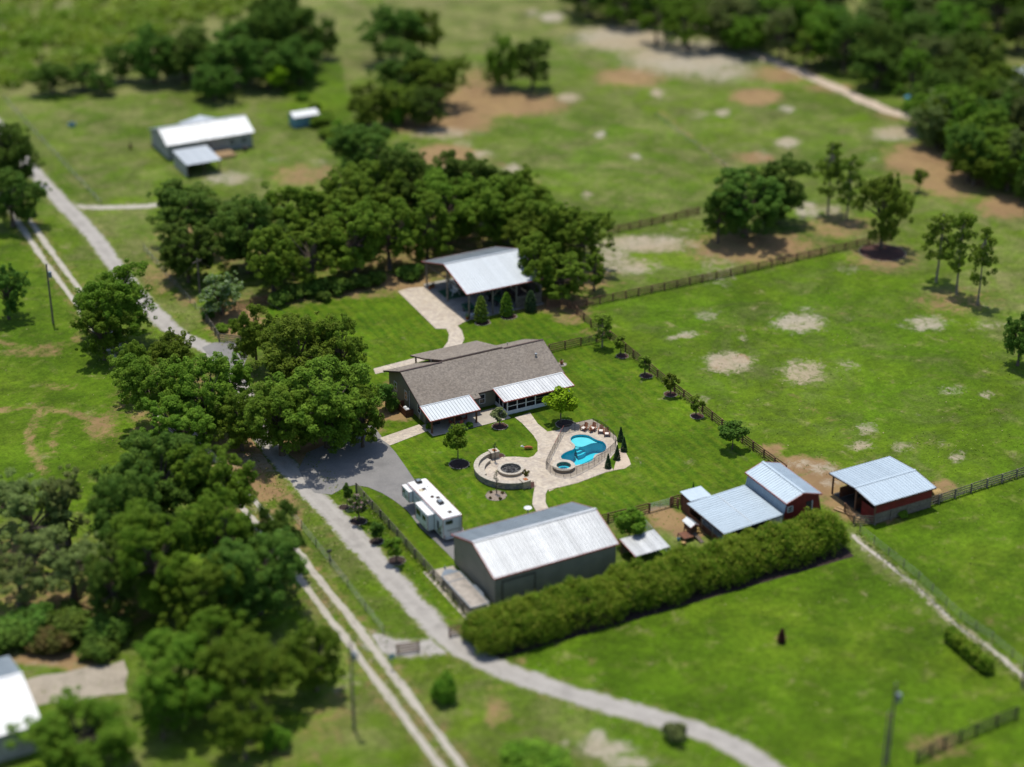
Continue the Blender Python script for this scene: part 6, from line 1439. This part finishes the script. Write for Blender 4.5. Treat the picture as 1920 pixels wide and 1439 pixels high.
T('lush', 18, 365, 60, 11, 'dark oak at the left edge beside the lane, near one', 'oakdark')
T('oak', 10, 545, 42, 9, 'dark tree at the left edge in the green field', 'oakdark')
# --- the row of oaks behind the lawn
T('lush', 375, 395, 85, 12, 'dark oak at the left end of the row behind the lawn, far side', 'oakdark')
T('lush', 350, 465, 62, 11, 'dark oak at the left end of the row behind the lawn, near side', 'oakdark')
od = ['first', 'second', 'third', 'fourth', 'fifth', 'sixth', 'seventh', 'eighth', 'ninth']
for i, (a, b, c, h) in enumerate([(510,490,52,9.5),(583,475,56,10),(662,452,60,11),(728,440,56,11),(800,430,52,10.5)]):
    T('sparse' if i == 1 else 'oak', a, b-6, c*1.12, h+1.5, '%s oak from the blossoming tree along the lawn edge, trunk showing' % od[i])
for i, (a, b, c, h) in enumerate([(462,440,60,11),(540,420,58,11),(615,395,62,12),(690,370,66,12),(765,350,60,12),(840,385,58,11),(892,345,62,12),(932,395,62,11),(985,385,48,10)]):
    T('lush', a, b-4, c*1.18, h+2, '%s oak from the left in the second row behind the lawn oaks' % od[i], 'oakdark' if i in (0, 4, 6) else None)
T('lush', 692, 285, 74, 12, 'dark round oak standing behind the oak rows by the far pasture', 'oakdark')
T('lush', 1040, 415, 72, 12, 'large oak whose crown covers the far end of the pole barn')
T('oak', 1085, 445, 60, 11, 'oak at the right end of the oak rows beside the sandy pasture')
T('oak', 985, 445, 50, 9.5, 'oak leaning over the pole barn ridge')
plant('oak', 26.9, 41.0, 4.7, 10.5, 'oak crown overhanging the right end of the pole barn roof')
T('oak', 1052, 520, 55, 7.5, 'low spreading oak in front of the pole barn end wall')
T('sparse', 1115, 508, 28, 6.5, 'small oak at the corner fence beside the pole barn')
gl = 'understorey shrubs under the row of oaks'
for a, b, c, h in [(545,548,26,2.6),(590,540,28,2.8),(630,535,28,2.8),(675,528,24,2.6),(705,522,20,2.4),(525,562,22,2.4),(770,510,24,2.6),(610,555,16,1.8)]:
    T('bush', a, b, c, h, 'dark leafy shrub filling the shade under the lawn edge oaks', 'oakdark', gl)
T('oak', 412, 550, 46, 6.6, 'crape myrtle covered in white blossom at the lane bend', 'myrtle')
T('bush', 415, 615, 14, 1.3, 'round clipped shrub inside the corner fence, left one', 'mid'); T('bush', 437, 606, 10, 1.2, 'round clipped shrub inside the corner fence, right one', 'mid'); T('bush', 390, 590, 12, 1.6, 'dark shrub at the corner post under the blossoming tree', 'oakdark')
# --- garden trees
T('round', 1052, 750, 30, 5.6, 'yellow-green round tree between the screened porch and the pool', 'lime')
T('round', 858, 820, 22, 5.4, 'green lawn tree in a stone ring near the camper', 'mid')
T('young', 937, 776, 15, 3.0, 'pale willowy tree in the red mulch ring by the patio', 'silver')
T('sapling', 928, 840, 7, 3.2, 'thin dark sapling behind the seat wall', 'conif')
T('young', 986, 888, 6, 2.0, 'bronze leaved sapling at the near end of the seat wall', 'bronze')
T('sapling', 931, 893, 8, 4.0, 'nearly bare sapling in the round bed below the seat wall', 'pink')
for k, (dx, dy) in enumerate(((-10, -6), (12, -5), (-11, 5), (8, 6))):
    T('bush', 930+dx, 929+dy, 3.2, .35, 'low dark tuft in the round bed below the seat wall', 'bronze', 'tufts in the round bed', 'low_tuft')
for k, (a, b, lb) in enumerate(((7.7, -13.6, 'dark cypress cone nearest the workshop beside the pool fence'), (9.97, -12.1, 'second dark cypress cone from the workshop beside the pool fence'), (12.0, -10.5, 'third dark cypress cone beside the pool fence'), (13.1, -7.8, 'farthest dark cypress cone beside the pool fence'))):
    plant('cone', a, b, .52, 2.15, lb)
plant('arbor', 14.1, 36.2, 1.15, 4.4, 'golden green arborvitae at the pole barn corner post', 'arbor')
plant('arbor', 18.6, 36.3, 1.1, 4.0, 'green arborvitae at the middle of the pole barn front', 'mid')
plant('arbor', 22.8, 36.1, 1.0, 3.6, 'dark arborvitae in front of the pole barn plank wall', 'conif')
T('pine', 1130, 608, 23, 5.5, 'bushy young pine at the corner of the short board fence', 'pine')
for i, (a, b, c, h) in enumerate(((1164,640,12,3.6),(1209,680,15,3.6),(1258,714,14,3.8),(1306,753,13,3.6))):
    T('young', a, b, c, h, '%s young pine along the side fence from the far corner' % od[i], 'pine', 'young pines along the side fence')
T('round', 1375, 808, 24, 4.4, 'bushy dark young oak by the side fence near the barn', 'oakdark')
T('round', 1181, 977, 32, 5.2, 'leafy tree between workshop and low shelter', 'mid')
T('young', 650, 922, 10, 3.8, 'slim leafy young tree at the driveway mouth', 'oakdark')
T('young', 672, 945, 18, 4.0, 'pink blossoming crape myrtle beside the lane fence', 'pink')
T('young', 705, 990, 14, 3.2, 'small dense tree in a mulch ring beside the lane fence', 'oakdark')
T('young', 742, 1026, 19, 4.0, 'round leafy young tree nearest the camera along the lane fence', 'mid')
T('bush', 803, 800, 7, .9, 'small shrub at the patio corner post', 'mid'); T('bush', 880, 797, 7, .9, 'small shrub beside the right patio post', 'mid')
T('cone', 1300, 915, 3, 1.5, 'tiny dark conifer behind the tack shed roof', 'conif')
T('bush', 1692, 962, 14, 1.0, 'low weed clump at the fence behind the open stable', 'mid')
plant('arbor', *Wp(1465, 1205), .5, 1.9, 'dark red shrub standing alone in the lower right pasture', 'red', None, 'red_shrub', 'shrub')
# --- right hand pasture trees
T('lush', 1400, 372, 80, 13, 'big dark tree in the middle pasture at the fence corner, left crown', 'oakdark'); T('oak', 1462, 352, 56, 12, 'big dark tree in the middle pasture, right crown', 'oakdark'); T('oak', 1348, 400, 40, 10, 'low crown left of the big dark pasture tree', 'oakdark')
TB('pine', 1552, 402, 262, 32, 'tall pine right of the big dark pasture tree, left of a pair', None, 'pines in the pasture'); TB('pine', 1587, 413, 288, 30, 'tall pine right of the big dark pasture tree, right of a pair', None, 'pines in the pasture')
TB('oak', 1652, 466, 325, 50, 'single round crowned tree in a dark ring of mulch and painted shade in the pasture', 'pine')
TB('pine', 1755, 530, 392, 38, 'left pine of the three tall pines at the right of the pasture', None, 'pines in the pasture'); TB('pine', 1793, 552, 394, 34, 'middle pine of the three tall pines at the right of the pasture', None, 'pines in the pasture'); TB('pine', 1833, 572, 420, 28, 'right pine of the three tall pines at the right of the pasture', None, 'pines in the pasture')
T('young', 1725, 330, 13, 5, 'small lone tree on the sandy rise in the upper right pasture', 'pine')
T('oak', 1915, 630, 36, 9, 'dark tree cut by the right edge of the pasture', 'oakdark'); T('oak', 1918, 350, 18, 6, 'small dark tree at the right edge near the sandy rise', 'oakdark')
# --- top middle
for i, (a, b, c, h, lb) in enumerate([(690,195,50,9,'left'),(755,130,66,12,'middle'),(822,150,55,11,'right'),(735,60,55,13,'back'),(790,60,40,11,'rear right'),(800,200,40,8,'near right'),(750,190,45,8,'near middle')]):
    T('oak', a, b, c, h, '%s tree of the dark clump above the orange bare soil in the far pasture' % lb, 'oakdark' if i % 2 else None)
T('bush', 737, 215, 24, 5, 'round bright shrub in front of the far dark clump', 'mid')
T('oak', 940, 114, 40, 11, 'left tree of the pair with a dark shadow in the far pasture'); T('oak', 998, 114, 42, 11.5, 'right tree of the pair with a dark shadow in the far pasture', 'oakdark')
# --- top left
gl = 'dark trees behind the neighbour house'
for a, b, c, h, lb in [(285,100,52,12,'leftmost dark tree of the grove behind the neighbour house'),(345,95,66,12,'broad dark tree second from the left in the grove behind the neighbour house'),(420,100,66,13,'broad dark tree in the middle of the grove behind the neighbour house'),(470,70,55,14,'tall dark tree behind the middle of the neighbour grove'),(540,55,62,16,'tallest dark tree at the right of the neighbour grove'),(560,110,50,10,'lower dark tree at the right foot of the neighbour grove'),(500,120,50,10,'lower dark tree next to the lime tree of the neighbour grove'),(400,150,45,8,'low dark tree in front of the neighbour grove'),(520,20,50,14,'farthest dark tree of the neighbour grove at the top edge')]:
    T('lush', a, b, c, h, lb, 'oakdark', gl)
T('round', 520, 142, 22, 6, 'bright lime tree at the end of the grove behind the neighbour house', 'lime')
gl = 'dark shrubs along the scrub edge'
for a, b, c, h in [(95,145,40,7),(155,140,36,6),(225,115,32,8),(190,155,28,5),(610,70,28,9)]:
    T('oak', a, b, c, h, 'dark bushy tree at the edge of the yellow scrub', 'oakdark', gl)
T('bush', 600, 225, 26, 2.5, 'loose green shrub beside the teal shed', 'mid'); T('bush', 625, 250, 30, 2.5, 'second loose shrub between teal shed and dark oak', 'mid')
for i in range(5): T('bush', 545+i*22, 165+i*17, 12, 1.6, 'weedy shrub in the line behind the teal shed', 'mid', 'weedy shrub line')
# --- the wood at the top right
gl = 'trees of the far wood'; r_ = random.Random(5)
edge = [(1095,8),(1130,45),(1250,85),(1360,118),(1450,110),(1560,150),(1640,185),(1720,205),(1760,290),(1860,330),(1925,360)]
spots = []
for k in range(900):
    a = r_.uniform(1080, 2010); b = r_.uniform(-70, 340)
    ey = np.interp(a, [1080,1130,1300,1400,1480,1560,1650,1735,1750,1830,2000], [-10,20,60,60,85,115,150,170,240,290,330])
    if b > ey: continue
    if 1840 < a < 1960 and 70 < b < 165: continue
    if all(math.hypot(a-c, (b-d)*1.7) > 37 for c, d in spots): spots.append((a, b))
for a, b in spots:
    T(r_.choice(['oak', 'lush', 'sparse']), a, b, r_.uniform(36, 60), r_.uniform(9, 13), 'tree of the dense wood beyond the sandy lane at the top right', r_.choice([None, 'mid', 'oakdark', 'grey', 'oakdark']), gl)
for a, b, c, h, lb in [(1790,225,58,11,'left'),(1850,265,66,12,'middle'),(1895,300,60,11,'right'),(1830,300,50,9,'near')]:
    T('lush', a, b, c, h, '%s tree of the big clump at the right edge beside the sandy rise' % lb)

# --- long hedge
def hedge(label, x0, x1, y0, y1, h, mat, n_c, per, seed, leafs=.23):
    r = np.random.default_rng(seed); t = thing('hedge', label, 'hedge', ((x0+x1)/2, (y0+y1)/2, 0)); ox, oy = (x0+x1)/2, (y0+y1)/2
    cs = []; rs = []; w_ = y1-y0; ln = x1-x0
    for k in range(n_c):
        u = r.uniform(0, 1); f = r.uniform(0, 1); x = x0+u*ln
        a_ = math.pi*f
        hh = h*(1+.09*math.sin(x*.9+1)+.07*math.sin(x*2.3)+.05*math.sin(x*4.3+2))*(.84+.2*abs(math.sin(math.pi*x/2.1+.9*math.cos(a_*2)))); mid = (y0+y1)/2+.25*math.sin(x*.7)
        a = math.pi*f; end = min(1, math.sqrt(max(0, min(u, 1-u)*ln/2.0)))
        q = r.uniform(.28, .60)*(h/3.6)
        yy = mid+math.cos(a)*(w_/2-q*.6)*(.55+.45*end); zz = q*.5+math.sin(a)**.55*(hh-q)*(.35+.65*end)*(r.uniform(.84, 1.0) if r.random() < .95 else r.uniform(1.0, 1.12))
        cs.append([x-ox, yy-oy, zz]); rs.append(q)
    q = clump_leaves(np.array(cs), np.array(rs), per, leafs, r, .9, .35, .55); q[:, :, 2] = np.maximum(q[:, :, 2], .02)
    o = link('foliage', np_quads('foliage', q, L[mat]), t)
    m = MB()
    for k in range(int(ln/1.6)):
        x = x0+.8+k*1.6; yy = (y0+y1)/2
        m.tube([(x, yy, 0), (x+r.uniform(-.3, .3), yy+r.uniform(-.5, .5), h*.6)], [.09, .03], 6)
    m.build('stems', M['bark'], t)
hedge('long tall hedge with brown tinged tips in front of workshop and barns', -27.4, 23.5, -46.0, -39.6, 4.1, 'hedge', 3600, 42, 3, .112)
x0_, y0_ = Wp(1815, 1232)
def short_hedge():
    r = np.random.default_rng(8); A = Vector((*Wp(1779, 1200), 0)); B = Vector((*Wp(1852, 1266), 0)); d = (B-A); t = thing('hedge', 'short clipped dark hedge alone in the lower right pasture', 'hedge', ((A.x+B.x)/2, (A.y+B.y)/2, 0)); ox, oy = (A.x+B.x)/2, (A.y+B.y)/2
    n_ = Vector((-d.y, d.x, 0)).normalized(); cs = []; rs = []
    for k in range(330):
        p = A+d*r.uniform(0, 1)+n_*r.uniform(-.62, .62); cs.append([p.x-ox, p.y-oy, r.uniform(.25, 1.75)]); rs.append(r.uniform(.22, .38))
    q = clump_leaves(np.array(cs), np.array(rs), 40, .13, r, .9, .3, .6); q[:, :, 2] = np.maximum(q[:, :, 2], .02); link('foliage', np_quads('foliage', q, L['hedge']), t)
    m = MB()
    for k in range(8): p = A+d*(k+.5)/8; m.tube([p, p+Vector((0, 0, .9))], .05, 6)
    m.build('stems', M['bark'], t)
short_hedge()
sheet_obj('hedge_bed_shade', [(-27.6, -46.0), (23.0, -46.9), (23.8, -40.2), (-27.4, -39.4)], .012, M['mulchdk_shade'])  # dark mulch sheet also paints the hedge's cast shade along its foot

# --- scrub in the far left corner and weeds along the verges: masses nobody could count
def scrub():
    r = np.random.default_rng(21); cs = []; rs = []
    for k in range(1300):
        a, b = r.uniform(-120, 500), r.uniform(-90, 165)
        if b > np.interp(a, [-120, 0, 150, 250, 330, 480, 500], [185, 175, 140, 100, 60, 20, 5]): continue
        x, y = Wp(a, b); q = r.uniform(.7, 2.3); cs.append([x, y, q*.5]); rs.append(q)
    q = clump_leaves(np.array(cs), np.array(rs), 70, .36, r, .75, .5, .6); q[:, :, 2] = np.maximum(q[:, :, 2], .02)
    o = link('undergrowth', np_quads('undergrowth', q, L['scrub'])); tag(o, 'yellow green scrubland at the top left corner', 'scrub', None, 'stuff')
scrub()
def weeds():
    r = np.random.default_rng(22); P = []
    def along(pts, n, spread, z=.3):
        p = smooth_line(pts, 1.0)
        for k in range(n):
            c = p[r.integers(len(p))]; P.append([c[0]+r.normal(0, spread), c[1]+r.normal(0, spread), r.uniform(.02, z)])
    along(offs(LANE, 3.2), 2600, .7); along(offs(LANE, -3.4), 2600, .8); along(TRACK, 2600, .22, .2); along(offs(TRACK, 3.0), 1800, .8); along(offs(TRACK, -3.0), 1800, .8)
    for pts in ([(28.6, 21), (27.75, 4), (27.5, -24)], [(-24.6, -8), (-24.8, -38)], [(30, 33.4), (90, 33.7)], [Wp(1610, 1003), Wp(1960, 1320)], [Wp(1600, 985), Wp(1960, 880)]): along(pts, 900, .25, .4)
    n = 60000; U = r.uniform(-110, 110, n); V = r.uniform(150, 400, n)
    X = U*math.cos(AZ)+V*math.sin(AZ)-OX; Y = -U*math.sin(AZ)+V*math.cos(AZ)-OY
    bad = np.zeros(n, bool)
    for pl in (DRIVE, POOLDECK, CARDRIVE, PATIO, BACKWALK, SIDEWALK, STRIP, LAWN1, LAWN2): bad |= in_poly(X, Y, pl)
    bad |= (line_dist(X, Y, LANE) < 2.2) | (line_dist(X, Y, TRACK) < 2.0)
    dens = np.sin(X*.11+2)*np.sin(Y*.13)+.5*np.sin(X*.31+Y*.27); bad |= dens < r.uniform(-1, 1.2, n)
    P = np.concatenate([np.array(P), np.stack([X, Y, r.uniform(.03, .16, n)], 1)[~bad]])
    d = np.tile([0., 0, 1], (len(P), 1)); q = leaf_quads(P, d, .11, r, .8); q[:, :, 2] = np.maximum(q[:, :, 2], .005)
    o = link('grass', np_quads('grass', q, L['turf'])); tag(o, 'tufty grass along the lanes and fence lines', 'grass', None, 'stuff')
weeds()
